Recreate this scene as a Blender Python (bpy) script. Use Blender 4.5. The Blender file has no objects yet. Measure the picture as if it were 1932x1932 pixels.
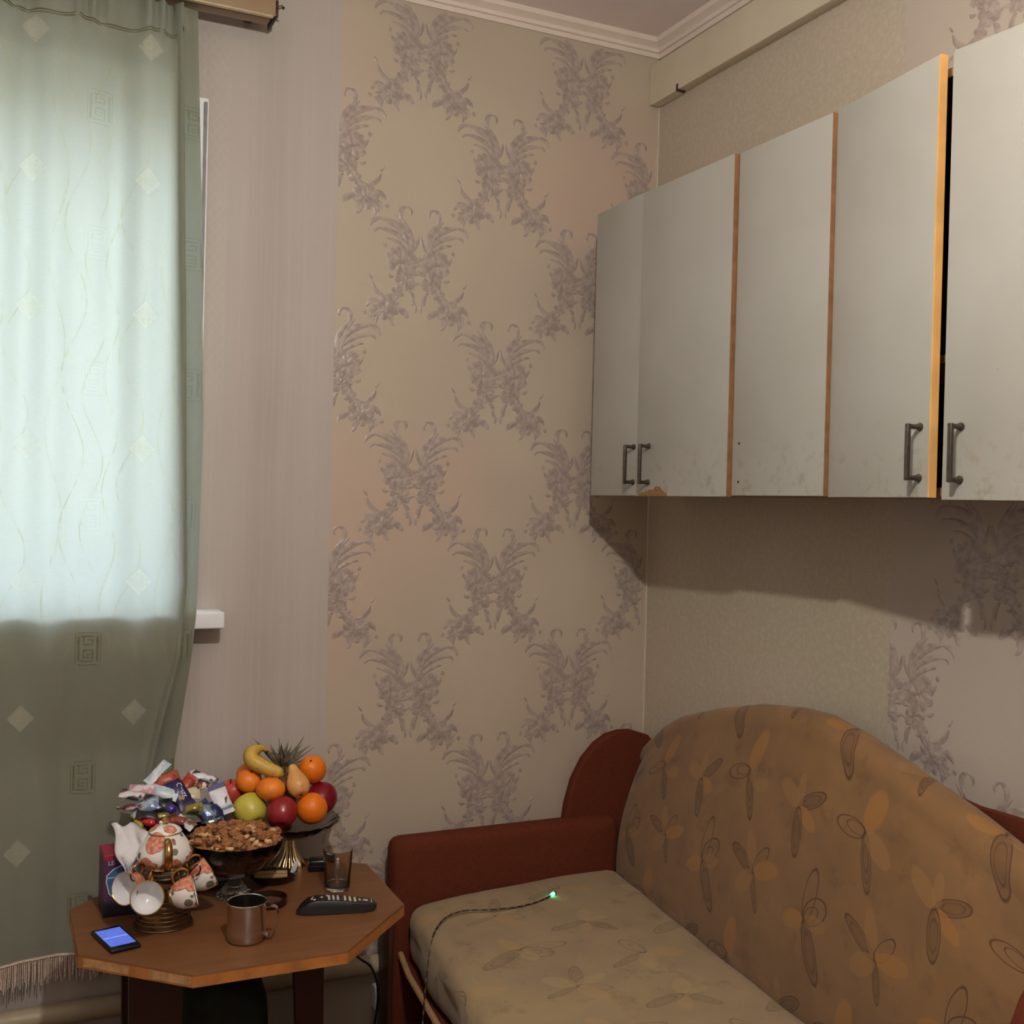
import bpy, bmesh, math, random
from mathutils import Vector, Matrix
random.seed(7)
PI = math.pi
scene = bpy.context.scene
COL = scene.collection

# ------------------------------------------------------------------ camera
cam_d = bpy.data.cameras.new('camera')
cam = bpy.data.objects.new('camera', cam_d)
COL.objects.link(cam)
scene.camera = cam
FPX = 2100.0
cam_d.sensor_fit = 'HORIZONTAL'
cam_d.sensor_width = 36.0
cam_d.lens = 36.0 * FPX / 1932.0
cam_d.clip_start = 0.02
YAW, PITCH, ROLL = math.atan(996 / 2100.0), -14 / 2100.0, 0.02505
CAMPOS = Vector((-1.837, -2.9, 1.5))
fw = Vector((math.sin(YAW) * math.cos(PITCH), math.cos(YAW) * math.cos(PITCH), math.sin(PITCH)))
rt0 = Vector((math.cos(YAW), -math.sin(YAW), 0))
up0 = rt0.cross(fw)
rt = rt0 * math.cos(ROLL) + up0 * math.sin(ROLL)
up = -rt0 * math.sin(ROLL) + up0 * math.cos(ROLL)
m = Matrix((rt, up, -fw)).transposed().to_4x4()
m.translation = CAMPOS
cam.matrix_world = m

# ------------------------------------------------------------------ light
world = bpy.data.worlds.new('world')
scene.world = world
world.use_nodes = True
bg = world.node_tree.nodes['Background']
# overcast daylight: bright even sky over darker ground
wt = world.node_tree
tc_ = wt.nodes.new('ShaderNodeTexCoord'); sx_ = wt.nodes.new('ShaderNodeSeparateXYZ'); mr_ = wt.nodes.new('ShaderNodeMapRange'); mx_ = wt.nodes.new('ShaderNodeMix')
mx_.data_type = 'RGBA'
wt.links.new(tc_.outputs['Generated'], sx_.inputs[0]); wt.links.new(sx_.outputs[2], mr_.inputs[0])
mr_.inputs[1].default_value = -0.03; mr_.inputs[2].default_value = 0.03
wt.links.new(mr_.outputs[0], mx_.inputs[0])
mx_.inputs[6].default_value = (0.30, 0.31, 0.26, 1); mx_.inputs[7].default_value = (0.82, 0.92, 1.0, 1)
wt.links.new(mx_.outputs[2], bg.inputs['Color'])
bg.inputs['Strength'].default_value = 10.8

lamp_d = bpy.data.lights.new('ceiling_lamp_light', 'POINT')
lamp_d.energy = 77
lamp_d.color = (1.0, 0.955, 0.865)
lamp_d.shadow_soft_size = 0.028
lamp = bpy.data.objects.new('ceiling_lamp_light', lamp_d)
lamp.location = (-1.41, -2.2, 2.47)
COL.objects.link(lamp)

cy = scene.cycles                      # light paths: enough for the room's bounce light and the glass
cy.adaptive_threshold = .025; cy.use_light_tree = False; cy.max_bounces = 8; cy.diffuse_bounces = 4; cy.glossy_bounces = 3; cy.transmission_bounces = 7; cy.transparent_max_bounces = 6
cy.caustics_reflective = False; cy.caustics_refractive = False
vs = scene.view_settings
vs.view_transform = 'Standard'
vs.look = 'None'
vs.gamma = 1.0
vs.exposure = 0.0
vs.use_curve_mapping = False

# ------------------------------------------------------------------ mesh helpers
class MB:
    def __init__(s):
        s.v, s.f, s.uv = [], [], None
    def add(s, vs_, fs_):
        o = len(s.v)
        s.v += [tuple(p) for p in vs_]
        s.f += [tuple(i + o for i in f) for f in fs_]
        return s
    def box(s, x0, x1, y0, y1, z0, z1):
        return s.add([(x0, y0, z0), (x1, y0, z0), (x1, y1, z0), (x0, y1, z0), (x0, y0, z1), (x1, y0, z1), (x1, y1, z1), (x0, y1, z1)],
                     [(3, 2, 1, 0), (4, 5, 6, 7), (0, 1, 5, 4), (1, 2, 6, 5), (2, 3, 7, 6), (3, 0, 4, 7)])
    def rbox(s, x0, x1, y0, y1, z0, z1, r=0.01, div=1, deform=None):
        """rounded box; div interior divisions"""
        c = Vector(((x0 + x1) / 2, (y0 + y1) / 2, (z0 + z1) / 2))
        H = [(x1 - x0) / 2, (y1 - y0) / 2, (z1 - z0) / 2]
        r = min(r, min(H) * 0.98)
        dv = div if isinstance(div, (tuple, list)) else (div, div, div)
        def axis(h, n):
            a = [-h, -h + r * 0.12, -h + r * 0.45]
            inner = [-h + r + (2 * h - 2 * r) * i / n for i in range(n + 1)]
            return a + inner + [h - r * 0.45, h - r * 0.12, h]
        A = [axis(H[i], dv[i]) for i in range(3)]
        idx = {}
        def vert(p):
            q = Vector([max(-H[i] + r, min(H[i] - r, p[i])) for i in range(3)])
            d = Vector(p) - q
            w = q + d.normalized() * r if d.length > 1e-9 else q
            k = tuple(round(t, 6) for t in w)
            if k not in idx:
                ww = c + w
                if deform: ww = Vector(deform(ww))
                idx[k] = len(s.v); s.v.append(tuple(ww))
            return idx[k]
        for ax in range(3):
            a, b = (ax + 1) % 3, (ax + 2) % 3
            for sg in (-1, 1):
                for i in range(len(A[a]) - 1):
                    for j in range(len(A[b]) - 1):
                        q = []
                        for (ii, jj) in ((i, j), (i + 1, j), (i + 1, j + 1), (i, j + 1)):
                            p = [0, 0, 0]; p[ax] = sg * H[ax]; p[a] = A[a][ii]; p[b] = A[b][jj]
                            q.append(vert(p))
                        if sg < 0: q.reverse()
                        q2 = []
                        for t in q:
                            if t not in q2: q2.append(t)
                        if len(q2) > 2: s.f.append(tuple(q2))
        return s
    def grid(s, nu, nv, fn, closed_u=False):
        o = len(s.v)
        for j in range(nv):
            for i in range(nu):
                s.v.append(tuple(fn(i / (nu if closed_u else nu - 1), j / (nv - 1))))
        for j in range(nv - 1):
            for i in range(nu if closed_u else nu - 1):
                i2 = (i + 1) % nu
                s.f.append((o + j * nu + i, o + j * nu + i2, o + (j + 1) * nu + i2, o + (j + 1) * nu + i))
        return s
    def lathe(s, prof, seg=24, mat=None, mod=None):
        """prof: list of (r,z); mod(angle,r,z)->r"""
        o = len(s.v); n = len(prof)
        for k in range(seg):
            a = 2 * PI * k / seg
            for (r, z) in prof:
                rr = mod(a, r, z) if mod else r
                p = Vector((rr * math.cos(a), rr * math.sin(a), z))
                s.v.append(tuple(mat @ p if mat else p))
        for k in range(seg):
            k2 = (k + 1) % seg
            for i in range(n - 1):
                s.f.append((o + k * n + i, o + k2 * n + i, o + k2 * n + i + 1, o + k * n + i + 1))
        return s
    def tube(s, pts, r, seg=8, closed=False, cap=True):
        pts = [Vector(p) for p in pts]
        n = len(pts); o = len(s.v)
        rad = r if callable(r) else (lambda t: r)
        prev = None
        for i, p in enumerate(pts):
            if closed: t = pts[(i + 1) % n] - pts[i - 1]
            else: t = pts[min(i + 1, n - 1)] - pts[max(i - 1, 0)]
            t.normalize()
            if prev is None:
                a = t.orthogonal().normalized()
            else:
                a = prev - t * prev.dot(t)
                a = a.normalized() if a.length > 1e-6 else t.orthogonal().normalized()
            prev = a; b = t.cross(a)
            rr = rad(i / max(n - 1, 1))
            for k in range(seg):
                an = 2 * PI * k / seg
                s.v.append(tuple(p + (a * math.cos(an) + b * math.sin(an)) * rr))
        for i in range(n if closed else n - 1):
            i2 = (i + 1) % n
            for k in range(seg):
                k2 = (k + 1) % seg
                s.f.append((o + i * seg + k, o + i * seg + k2, o + i2 * seg + k2, o + i2 * seg + k))
        if cap and not closed:
            s.f.append(tuple(o + k for k in reversed(range(seg))))
            s.f.append(tuple(o + (n - 1) * seg + k for k in range(seg)))
        return s
    def prism(s, poly, lo, hi, axis):
        """poly of 2D points extruded along axis between lo and hi; other two axes keep order"""
        o = len(s.v); n = len(poly)
        for h in (lo, hi):
            for (a, b) in poly:
                p = [a, b]; p.insert(axis, h); s.v.append(tuple(p))
        s.f.append(tuple(o + i for i in range(n)))
        s.f.append(tuple(o + n + i for i in reversed(range(n))))
        for i in range(n):
            j = (i + 1) % n
            s.f.append((o + i, o + n + i, o + n + j, o + j))
        return s
    def xf(s, mat):
        s.v = [tuple(mat @ Vector(p)) for p in s.v]
        return s
    def mesh(s, name, uvfn=None, smooth=True, angle=None):
        me = bpy.data.meshes.new(name)
        me.from_pydata(s.v, [], s.f)
        bm = bmesh.new(); bm.from_mesh(me)
        bmesh.ops.recalc_face_normals(bm, faces=bm.faces)
        bm.to_mesh(me); bm.free()
        if uvfn:
            l = me.uv_layers.new(name='UVMap')
            for lp in me.loops:
                l.data[lp.index].uv = uvfn(Vector(me.vertices[lp.vertex_index].co), lp.vertex_index)
        if smooth:
            for p in me.polygons: p.use_smooth = True
            me.set_sharp_from_angle(angle=math.radians(angle or 38))
        return me
    def obj(s, name, mat, parent=None, uvfn=None, smooth=True, angle=None):
        return link(name, s.mesh(name, uvfn, smooth, angle), mat, parent)

def link(name, me, mat, parent=None):
    o = bpy.data.objects.new(name, me)
    COL.objects.link(o)
    if mat is not None and not me.materials: me.materials.append(mat)
    if parent: o.parent = parent
    return o
def tag(o, label, cat, group=None):
    o['label'] = label; o['category'] = cat
    if group: o['group'] = group
    return o
def thing(name, label, cat, loc=(0, 0, 0), group=None):
    o = bpy.data.objects.new(name, None); COL.objects.link(o)
    o.empty_display_size = 0.05
    o.location = loc
    return tag(o, label, cat, group)
def struct(o):
    o['kind'] = 'structure'; return o
def bez(p0, p1, p2, n=8):
    return [Vector(p0) * (1 - t) ** 2 + Vector(p1) * 2 * t * (1 - t) + Vector(p2) * t * t for t in [i / n for i in range(n + 1)]]
def smooth_path(pts, n=6):
    pts = [Vector(p) for p in pts]; out = []
    for i in range(len(pts) - 1):
        p0, p1, p2, p3 = pts[max(i - 1, 0)], pts[i], pts[i + 1], pts[min(i + 2, len(pts) - 1)]
        for k in range(n):
            t = k / n
            out.append(0.5 * ((2 * p1) + (p2 - p0) * t + (2 * p0 - 5 * p1 + 4 * p2 - p3) * t * t + (3 * p1 - p0 - 3 * p2 + p3) * t ** 3))
    out.append(pts[-1]); return out
def interp(x, tab):
    if x <= tab[0][0]: return tab[0][1]
    for (a, b), (c, d) in zip(tab, tab[1:]):
        if x <= c: return b + (d - b) * (x - a) / (c - a)
    return tab[-1][1]
def text_mesh(txt, size, depth=0.0002):
    cu = bpy.data.curves.new('lettering', 'FONT')
    cu.body = txt; cu.size = size; cu.extrude = depth; cu.align_x = 'CENTER'; cu.align_y = 'CENTER'; cu.resolution_u = 3
    o = bpy.data.objects.new('lettering', cu); COL.objects.link(o)
    bpy.context.view_layer.update()
    me = bpy.data.meshes.new_from_object(o)
    bpy.data.objects.remove(o)
    return me

# ------------------------------------------------------------------ material helpers
def srgb(r, g, b):
    f = lambda c: (c / 255 / 12.92) if c / 255 <= 0.04045 else ((c / 255 + 0.055) / 1.055) ** 2.4
    return (f(r), f(g), f(b), 1)
class NT:
    def __init__(s, name):
        s.m = bpy.data.materials.new(name); s.m.use_nodes = True
        s.t = s.m.node_tree; s.t.nodes.clear()
        s.out = s.t.nodes.new('ShaderNodeOutputMaterial')
    def put(s, sock, v):
        if isinstance(v, bpy.types.NodeSocket): s.t.links.new(v, sock)
        elif v is not None: sock.default_value = v
    def n(s, typ, **kw):
        nd = s.t.nodes.new(typ)
        for k, v in kw.items(): setattr(nd, k, v)
        return nd
    def math(s, op, a, b=None, c=None, clamp=False):
        nd = s.n('ShaderNodeMath', operation=op, use_clamp=clamp)
        for i, v in enumerate((a, b, c)): s.put(nd.inputs[i], v)
        return nd.outputs[0]
    def vmath(s, op, a, b=None):
        nd = s.n('ShaderNodeVectorMath', operation=op)
        s.put(nd.inputs[0], a); s.put(nd.inputs[1], b)
        return nd.outputs['Value'] if op in ('LENGTH', 'DOT_PRODUCT', 'DISTANCE') else nd.outputs[0]
    def mix(s, f, a, b, blend='MIX'):
        nd = s.n('ShaderNodeMix', data_type='RGBA', blend_type=blend)
        s.put(nd.inputs[0], f); s.put(nd.inputs[6], a); s.put(nd.inputs[7], b)
        return nd.outputs[2]
    def ramp(s, f, lo, hi, a=0.0, b=1.0):
        nd = s.n('ShaderNodeMapRange')
        nd.clamp = True
        s.put(nd.inputs[0], f)
        for i, v in enumerate((lo, hi, a, b)): s.put(nd.inputs[i + 1], v)
        return nd.outputs[0]
    def uv(s): return s.n('ShaderNodeTexCoord').outputs['UV']
    def ob(s): return s.n('ShaderNodeTexCoord').outputs['Object']
    def mapping(s, v, loc=(0, 0, 0), rot=0.0, scale=(1, 1, 1), typ='POINT', rot3=None):
        nd = s.n('ShaderNodeMapping', vector_type=typ)
        s.put(nd.inputs[0], v)
        nd.inputs[1].default_value = loc
        nd.inputs[2].default_value = rot3 or (0, 0, rot)
        nd.inputs[3].default_value = scale
        return nd.outputs[0]
    def noise(s, v, scale, detail=3, rough=0.5, col=False, dist=0.0):
        nd = s.n('ShaderNodeTexNoise')
        s.put(nd.inputs['Vector'], v)
        nd.inputs['Scale'].default_value = scale; nd.inputs['Detail'].default_value = detail
        nd.inputs['Roughness'].default_value = rough; nd.inputs['Distortion'].default_value = dist
        return nd.outputs['Color' if col else 'Fac']
    def voro(s, v, scale, feature='F1', rnd=1.0, out='Distance'):
        nd = s.n('ShaderNodeTexVoronoi', feature=feature)
        s.put(nd.inputs['Vector'], v)
        nd.inputs['Scale'].default_value = scale; nd.inputs['Randomness'].default_value = rnd
        return nd.outputs[out]
    def sep(s, v):
        nd = s.n('ShaderNodeSeparateXYZ'); s.put(nd.inputs[0], v); return nd.outputs
    def comb(s, x, y, z=0.0):
        nd = s.n('ShaderNodeCombineXYZ')
        for i, v in enumerate((x, y, z)): s.put(nd.inputs[i], v)
        return nd.outputs[0]
    def bump(s, h, strength=0.3, dist=0.002):
        nd = s.n('ShaderNodeBump')
        nd.inputs['Strength'].default_value = strength; nd.inputs['Distance'].default_value = dist
        s.put(nd.inputs['Height'], h); return nd.outputs[0]
    def pbsdf(s, col, rough=0.6, metal=0.0, normal=None, trans=0.0, ior=1.45, spec=0.5, emit=None, estr=0.0, coat=0.0, alpha=None, sheen=0.0):
        nd = s.n('ShaderNodeBsdfPrincipled')
        s.put(nd.inputs['Base Color'], col); s.put(nd.inputs['Roughness'], rough); s.put(nd.inputs['Metallic'], metal)
        if normal is not None: s.put(nd.inputs['Normal'], normal)
        nd.inputs['Transmission Weight'].default_value = trans
        nd.inputs['IOR'].default_value = ior
        nd.inputs['Specular IOR Level'].default_value = spec
        nd.inputs['Coat Weight'].default_value = coat
        nd.inputs['Sheen Weight'].default_value = sheen
        if emit is not None:
            s.put(nd.inputs['Emission Color'], emit); nd.inputs['Emission Strength'].default_value = estr
        return nd.outputs[0]
    def done(s, sh):
        s.t.links.new(sh, s.out.inputs['Surface']); return s.m

def simple(name, col, rough=0.5, metal=0.0, var=0.12, nscale=40, bump=0.0, spec=0.5, coat=0.0, sheen=0.0):
    g = NT(name)
    n = g.noise(g.ob(), nscale, 2)
    dark = tuple(c * (1 - var) for c in col[:3]) + (1,)
    lite = tuple(min(1, c * (1 + var)) for c in col[:3]) + (1,)
    c = g.mix(g.ramp(n, 0.3, 0.7), dark, lite)
    nm = g.bump(n, bump, 0.001) if bump else None
    return g.done(g.pbsdf(c, rough, metal, nm, spec=spec, coat=coat, sheen=sheen))
def glass(name, col=(1, 1, 1, 1), rough=0.02):
    g = NT(name)
    n = g.noise(g.ob(), 60, 2)
    return g.done(g.pbsdf(col, rough, trans=1.0, ior=1.45, normal=g.bump(n, 0.04, 0.001)))

# ------------------------------------------------------------------ wall materials
def wallpaper(name, c1, c2, c3, kind):
    g = NT(name)
    o = g.ob()
    big = g.noise(o, 2.2, 1, 0.5)
    c = g.mix(g.ramp(big, 0.38, 0.62), c1, c2)
    h = None; rough = 0.55
    if kind == 'plain_stripe':
        x, y, z = g.sep(o)
        st = g.noise(g.mapping(o, scale=(90, 90, 1.5)), 1.0, 2, 0.6)
        band = g.noise(g.mapping(o, scale=(9, 9, 0.05)), 1.0, 1, 0.5)
        c = g.mix(g.math('MULTIPLY', g.ramp(st, 0.45, 0.75), 0.3), c, c3)
        c = g.mix(g.math('MULTIPLY', g.ramp(band, 0.4, 0.6), 0.35), c, c3)
        sp = g.ramp(g.voro(o, 190), 0.13, 0.05)
        zone = g.ramp(g.noise(o, 7, 2), 0.5, 0.62)
        xz = g.ramp(x, -1.17, -1.10)
        sp = g.math('MULTIPLY', g.math('MULTIPLY', sp, zone), xz)
        c = g.mix(g.math('MULTIPLY', sp, 0.45), c, srgb(235, 225, 210))
        h = g.math('ADD', g.math('MULTIPLY', st, 0.5), sp)
        # embossed lattice border running down beside the window
        a = g.math('ABSOLUTE', g.math('WRAP', g.math('ADD', x, g.math('MULTIPLY', z, 0.75)), 0.012, -0.012))
        b = g.math('ABSOLUTE', g.math('WRAP', g.math('SUBTRACT', x, g.math('MULTIPLY', z, 0.75)), 0.012, -0.012))
        lat = g.math('MAXIMUM', g.ramp(a, 0.0035, 0.001), g.ramp(b, 0.0035, 0.001))
        m_ = g.math('MULTIPLY', g.math('LESS_THAN', x, -1.288), g.ramp(z, 1.70, 1.85))
        lat = g.math('MULTIPLY', lat, m_)
        h = g.math('ADD', h, lat)
        c = g.mix(g.math('MULTIPLY', lat, 0.25), c, c3)
    elif kind == 'plain_mottle':
        fn = g.noise(o, 75, 2, 0.65)
        c = g.mix(g.math('MULTIPLY', g.ramp(fn, 0.42, 0.7), 0.4), c, c3)
        h = fn
    else:
        fn = g.noise(o, 120, 1, 0.6)
        pk = g.noise(g.mapping(o, loc=(3, 1, 5)), 1.3, 1, 0.5)
        c = g.mix(g.math('MULTIPLY', g.ramp(pk, 0.5, 0.68), 0.55), c, c3)
        h = fn
    return g.done(g.pbsdf(c, rough, normal=g.bump(h, 0.25, 0.0012), spec=0.35))

M = {}
M['plaster'] = simple('painted_plaster', srgb(205, 190, 175), 0.8, var=0.05, nscale=6)
M['paper_floral'] = wallpaper('floral_wallpaper_ground', srgb(185, 172, 154), srgb(180, 166, 149), srgb(190, 164, 148), 'floral')
M['paper_side'] = wallpaper('floral_wallpaper_ground_pale', srgb(182, 170, 157), srgb(178, 166, 154), srgb(184, 167, 156), 'floral')
M['paper_plain'] = wallpaper('striated_wallpaper', srgb(174, 165, 157), srgb(170, 160, 152), srgb(190, 181, 175), 'plain_stripe')
M['paper_mottle'] = wallpaper('mottled_wallpaper', srgb(174, 164, 144), srgb(180, 165, 148), srgb(196, 190, 174), 'plain_mottle')
g = NT('wallpaper_relief_ink')
o_ = g.ob()
nn = g.noise(o_, 55, 3)
g_c = g.mix(g.ramp(nn, 0.35, 0.65), srgb(150, 136, 128), srgb(176, 161, 152))
M['ornament'] = g.done(g.pbsdf(g_c, 0.34, normal=g.bump(g.noise(g.mapping(o_, scale=(1, 1, 0.4)), 300, 2), 0.35, 0.001), spec=0.6))
M['wall_far'] = simple('pale_wall_paint', srgb(214, 210, 206), .7, var=.04, nscale=5)
M['ceiling'] = simple('ceiling_paint', srgb(234, 222, 220), 0.8, var=0.04, nscale=5)
M['cornice'] = simple('cornice_plaster', srgb(222, 207, 196), 0.6, var=0.03, nscale=14)
M['beam'] = simple('cream_painted_wood', srgb(208, 198, 176), 0.5, var=0.05, nscale=8)
M['floor'] = simple('brown_floor_paint', srgb(96, 60, 38), 0.45, var=0.2, nscale=9)
M['pvc'] = simple('white_pvc', srgb(228, 230, 234), 0.35, var=0.02)
g = NT('window_glass')
fr = g.n('ShaderNodeFresnel'); fr.inputs[0].default_value = 1.45
tr = g.n('ShaderNodeBsdfTransparent'); gl = g.n('ShaderNodeBsdfGlossy'); gl.inputs['Roughness'].default_value = 0.02
ms = g.n('ShaderNodeMixShader')
g.put(ms.inputs[0], g.math('MULTIPLY', fr.outputs[0], 0.6)); g.t.links.new(tr.outputs[0], ms.inputs[1]); g.t.links.new(gl.outputs[0], ms.inputs[2])
M['pane'] = g.done(ms.outputs[0])

# ------------------------------------------------------------------ room shell
CEIL = 2.918
X0, Y0 = -3.5, -4.4
WX0, WX1, WZ0, WZ1 = -2.32, -1.343, 1.171, 2.50        # window opening
TH = 0.34
floor = struct(MB().box(X0 - .1, .1, Y0 - .1, TH, -0.08, 0).obj('floor', M['floor'], smooth=False))
ceiling = struct(MB().box(X0 - .1, .1, Y0 - .1, TH, CEIL, CEIL + .1).obj('ceiling', M['ceiling'], smooth=False))
b = MB()
b.box(X0 - .1, WX0, 0, TH, 0, CEIL); b.box(WX1, .1, 0, TH, 0, CEIL); b.box(WX0, WX1, 0, TH, 0, WZ0); b.box(WX0, WX1, 0, TH, WZ1, CEIL)
wall_back = struct(b.obj('wall_back', M['plaster'], smooth=False))
wall_right = struct(MB().box(0, .1, Y0 - .1, 0, 0, CEIL).obj('wall_right', M['plaster'], smooth=False))
wall_left = struct(MB().box(X0 - .1, X0, Y0 - .1, 0, 0, CEIL).obj('wall_left', M['wall_far'], smooth=False))
wall_front = struct(MB().box(X0, 0, Y0 - .1, Y0, 0, CEIL).obj('wall_front', M['wall_far'], smooth=False))

PT = 0.0012
MB().box(-1.0, -0.004, -PT, 0, 0.0, 2.905).obj('wallpaper_strip', M['paper_floral'], wall_back, smooth=False)
b = MB(); b.box(WX1, -1.0, -PT * .7, 0, 0, 2.905)
b.box(WX0 - .8, WX1, -PT * .7, 0, 0, WZ0); b.box(WX0 - .8, WX0, -PT * .7, 0, WZ0, 2.905); b.box(WX0, WX1, -PT * .7, 0, WZ1, 2.905)
b.obj('wallpaper_strip', M['paper_plain'], wall_back, smooth=False)
MB().box(-PT * .8, 0, -1.018, -0.004, 0, 2.905).obj('wallpaper_strip', M['paper_mottle'], wall_right, smooth=False)
MB().box(-PT, 0, -2.08, -1.018, 0, 2.905).obj('wallpaper_strip', M['paper_side'], wall_right, smooth=False)
MB().box(-PT * .8, 0, Y0, -2.08, 0, 2.905).obj('wallpaper_strip', M['paper_mottle'], wall_right, smooth=False)
MB().box(-0.0035, 0, -0.0075, 0, 0, 2.86).obj('corner_strip', M['beam'], wall_right, smooth=False)

# cornice (crown moulding) and beam
prof = [(0, 0), (-0.006, 0), (-0.010, 0.012), (-0.016, 0.014), (-0.018, 0.024), (-0.030, 0.034), (-0.034, 0.036), (-0.036, 0.050), (0, 0.050)]
zb = CEIL - 0.05
b = MB().prism([(y, zb + z) for (y, z) in prof], X0, 0, 0)
struct(b.obj('trim_1', M['cornice'], angle=25))
b = MB().prism([(x, zb + z) for (x, z) in prof], Y0, 0, 1)
struct(b.obj('trim_2', M['cornice'], angle=25))
beam = struct(MB().rbox(-0.036, 0, Y0 + .01, -0.0015, 2.722, 2.842, 0.004).obj('trim_3', M['beam']))
# split in the beam's lower edge
b = MB(); b.box(-0.0375, -0.010, -0.158, -0.150, 2.718, 2.738)
b.obj('crack', simple('dark_crack', srgb(60, 48, 40), 0.9), beam, smooth=False)
b = MB().prism([(-0.0368, -0.150), (-0.004, -0.140), (-0.004, -0.02), (-0.0368, -0.02)], 2.7195, 2.722, 2)
b.obj('lifted_edge', M['beam'], beam, smooth=False)

# ------------------------------------------------------------------ wallpaper ornament (raised vinyl relief)
def strip(mb, pts, w, h, tip=0.15, z0=0.0):
    n = len(pts) - 1; o = len(mb.v)
    for i, p in enumerate(pts):
        t = i / n
        d = (pts[min(i + 1, n)] - pts[max(i - 1, 0)]).normalized()
        nx = Vector((-d.y, d.x))
        ww = w * (tip + (1 - tip) * math.sin(PI * min(1, max(0.0, t * 0.93 + 0.05))) ** 0.8)
        mb.v.append((p.x + nx.x * ww, p.y + nx.y * ww, z0))
        mb.v.append((p.x + nx.x * ww * .35, p.y + nx.y * ww * .35, z0 + h))
        mb.v.append((p.x - nx.x * ww * .45, p.y - nx.y * ww * .45, z0 + h * .55))
        mb.v.append((p.x - nx.x * ww, p.y - nx.y * ww, z0))
    for i in range(n):
        for k in range(3):
            a = o + i * 4 + k
            mb.f.append((a, a + 1, a + 5, a + 4))
def petals(mb, cx, cy, r, k, w, h, a0=0.0, z0=0.0):
    for i in range(k):
        a = a0 + 2 * PI * i / k
        d = Vector((math.cos(a), math.sin(a))); c = Vector((cx, cy))
        rr = r * random.uniform(.85, 1.1)
        strip(mb, bez(c + d * r * .15, c + d * rr * .6 + Vector((-d.y, d.x)) * r * .12, c + d * rr, 4), w, h, .45, z0)
def motif():
    random.seed(5)
    mb = MB(); S = lambda a, c, e, w, h=.0022, n=7: strip(mb, bez(a, c, e, n), w, h)
    S((-.02, .015), (-.036, .07), (.004, .118), .0125, .003); S((.004, .112), (.014, .150), (-.010, .153), .0075)
    S((-.008, .154), (-.030, .150), (-.022, .130), .005); S((-.024, .055), (.006, .108), (.064, .113), .010, .003)
    S((.058, .114), (.090, .112), (.093, .088), .0062); S((-.020, .042), (.012, .088), (.070, .086), .0075)
    S((.062, .086), (.078, .086), (.080, .074), .004); S((-.016, .032), (.012, .060), (.046, .062), .006)
    S((-.026, .028), (-.044, .050), (-.046, .078), .0052); S((-.018, .05), (-.010, .092), (.020, .126), .0055)
    S((-.030, .020), (-.018, .045), (.000, .085), .007, .003); S((.0, .098), (.030, .118), (.052, .106), .004)
    for (a, c, e, w) in [((-.028, .004), (-.046, .004), (-.052, .020), .006), ((.028, .004), (.042, .012), (.046, .028), .005),
                         ((-.028, -.03), (-.046, -.028), (-.056, -.018), .006), ((-.026, -.052), (-.042, -.060), (-.050, -.050), .005),
                         ((.022, -.04), (.036, -.045), (.040, -.034), .005), ((-.022, -.075), (-.040, -.092), (-.032, -.115), .0075),
                         ((-.004, -.06), (.012, -.102), (.050, -.096), .009), ((.046, -.097), (.076, -.092), (.084, -.060), .0068),
                         ((.0, -.07), (.012, -.108), (.044, -.122), .006), ((.062, -.116), (.086, -.104), (.099, -.130), .0085),
                         ((.012, -.126), (-.010, -.132), (-.022, -.150), .010), ((.030, -.148), (.032, -.168), (.018, -.176), .006),
                         ((.060, -.145), (.074, -.160), (.070, -.176), .005), ((.082, -.055), (.088, -.05), (.094, -.040), .003),
                         ((-.036, -.105), (-.048, -.12), (-.040, -.135), .0045)]:
        S(a, c, e, w)
    petals(mb, 0, 0, .042, 8, .0150, .003, .3); petals(mb, 0.002, 0.0, .027, 6, .0115, .0042, .8, .0008); petals(mb, .002, .001, .009, 4, .005, .005, .2, .001)
    petals(mb, -.010, -.050, .031, 7, .0115, .003, .1); petals(mb, -.010, -.050, .016, 5, .0078, .0042, .5, .0006)
    petals(mb, .042, -.130, .036, 8, .0115, .003, .2); petals(mb, .042, -.130, .018, 5, .008, .004, .6, .0006)
    petals(mb, .016, .022, .022, 6, .008, .0026, .5); petals(mb, -.020, .022, .020, 6, .008, .0026, .9); petals(mb, .012, -.082, .018, 6, .007, .0026, .4); petals(mb, .072, -.142, .016, 5, .007, .0024, .1)
    for (x, y) in [(.086, -.152), (.077, -.160), (.103, -.146), (-.052, -.004), (.050, .04)]:
        petals(mb, x, y, .006, 4, .004, .0022)
    return mb
mot = motif()
def motif_mesh(flip, scale=1.0, clip=None):
    mb = MB()
    mb.v = [((-x if flip else x) * scale, y * scale, z * 0.55) for (x, y, z) in mot.v]
    mb.f = list(mot.f)
    me = mb.mesh('wallpaper_garland', angle=60)
    if clip is not None:                       # clip: (x0, keep_greater)
        bm = bmesh.new(); bm.from_mesh(me)
        bmesh.ops.bisect_plane(bm, geom=bm.verts[:] + bm.edges[:] + bm.faces[:], plane_co=(clip[0], 0, 0), plane_no=(1, 0, 0), clear_inner=clip[1], clear_outer=not clip[1])
        bm.to_mesh(me); bm.free()
    me.materials.append(M['ornament'])
    return me
MR, ML = motif_mesh(False), motif_mesh(True)
RB = Matrix(((1, 0, 0, 0), (0, 0, -1, 0), (0, 1, 0, 0), (0, 0, 0, 1)))       # motif plane -> back wall (x, z), out to -y
RR = Matrix(((0, 0, -1, 0), (-1, 0, 0, 0), (0, 1, 0, 0), (0, 0, 0, 1)))      # motif plane -> right wall (-y, z), out to -x
def place_motif(me, wall, R, a, z):
    o = link('wallpaper_garland', me, None, wall)
    mm = R.copy()
    mm.translation = (a, -PT, z) if R is RB else (-PT, a, z)
    o.matrix_world = mm
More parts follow.
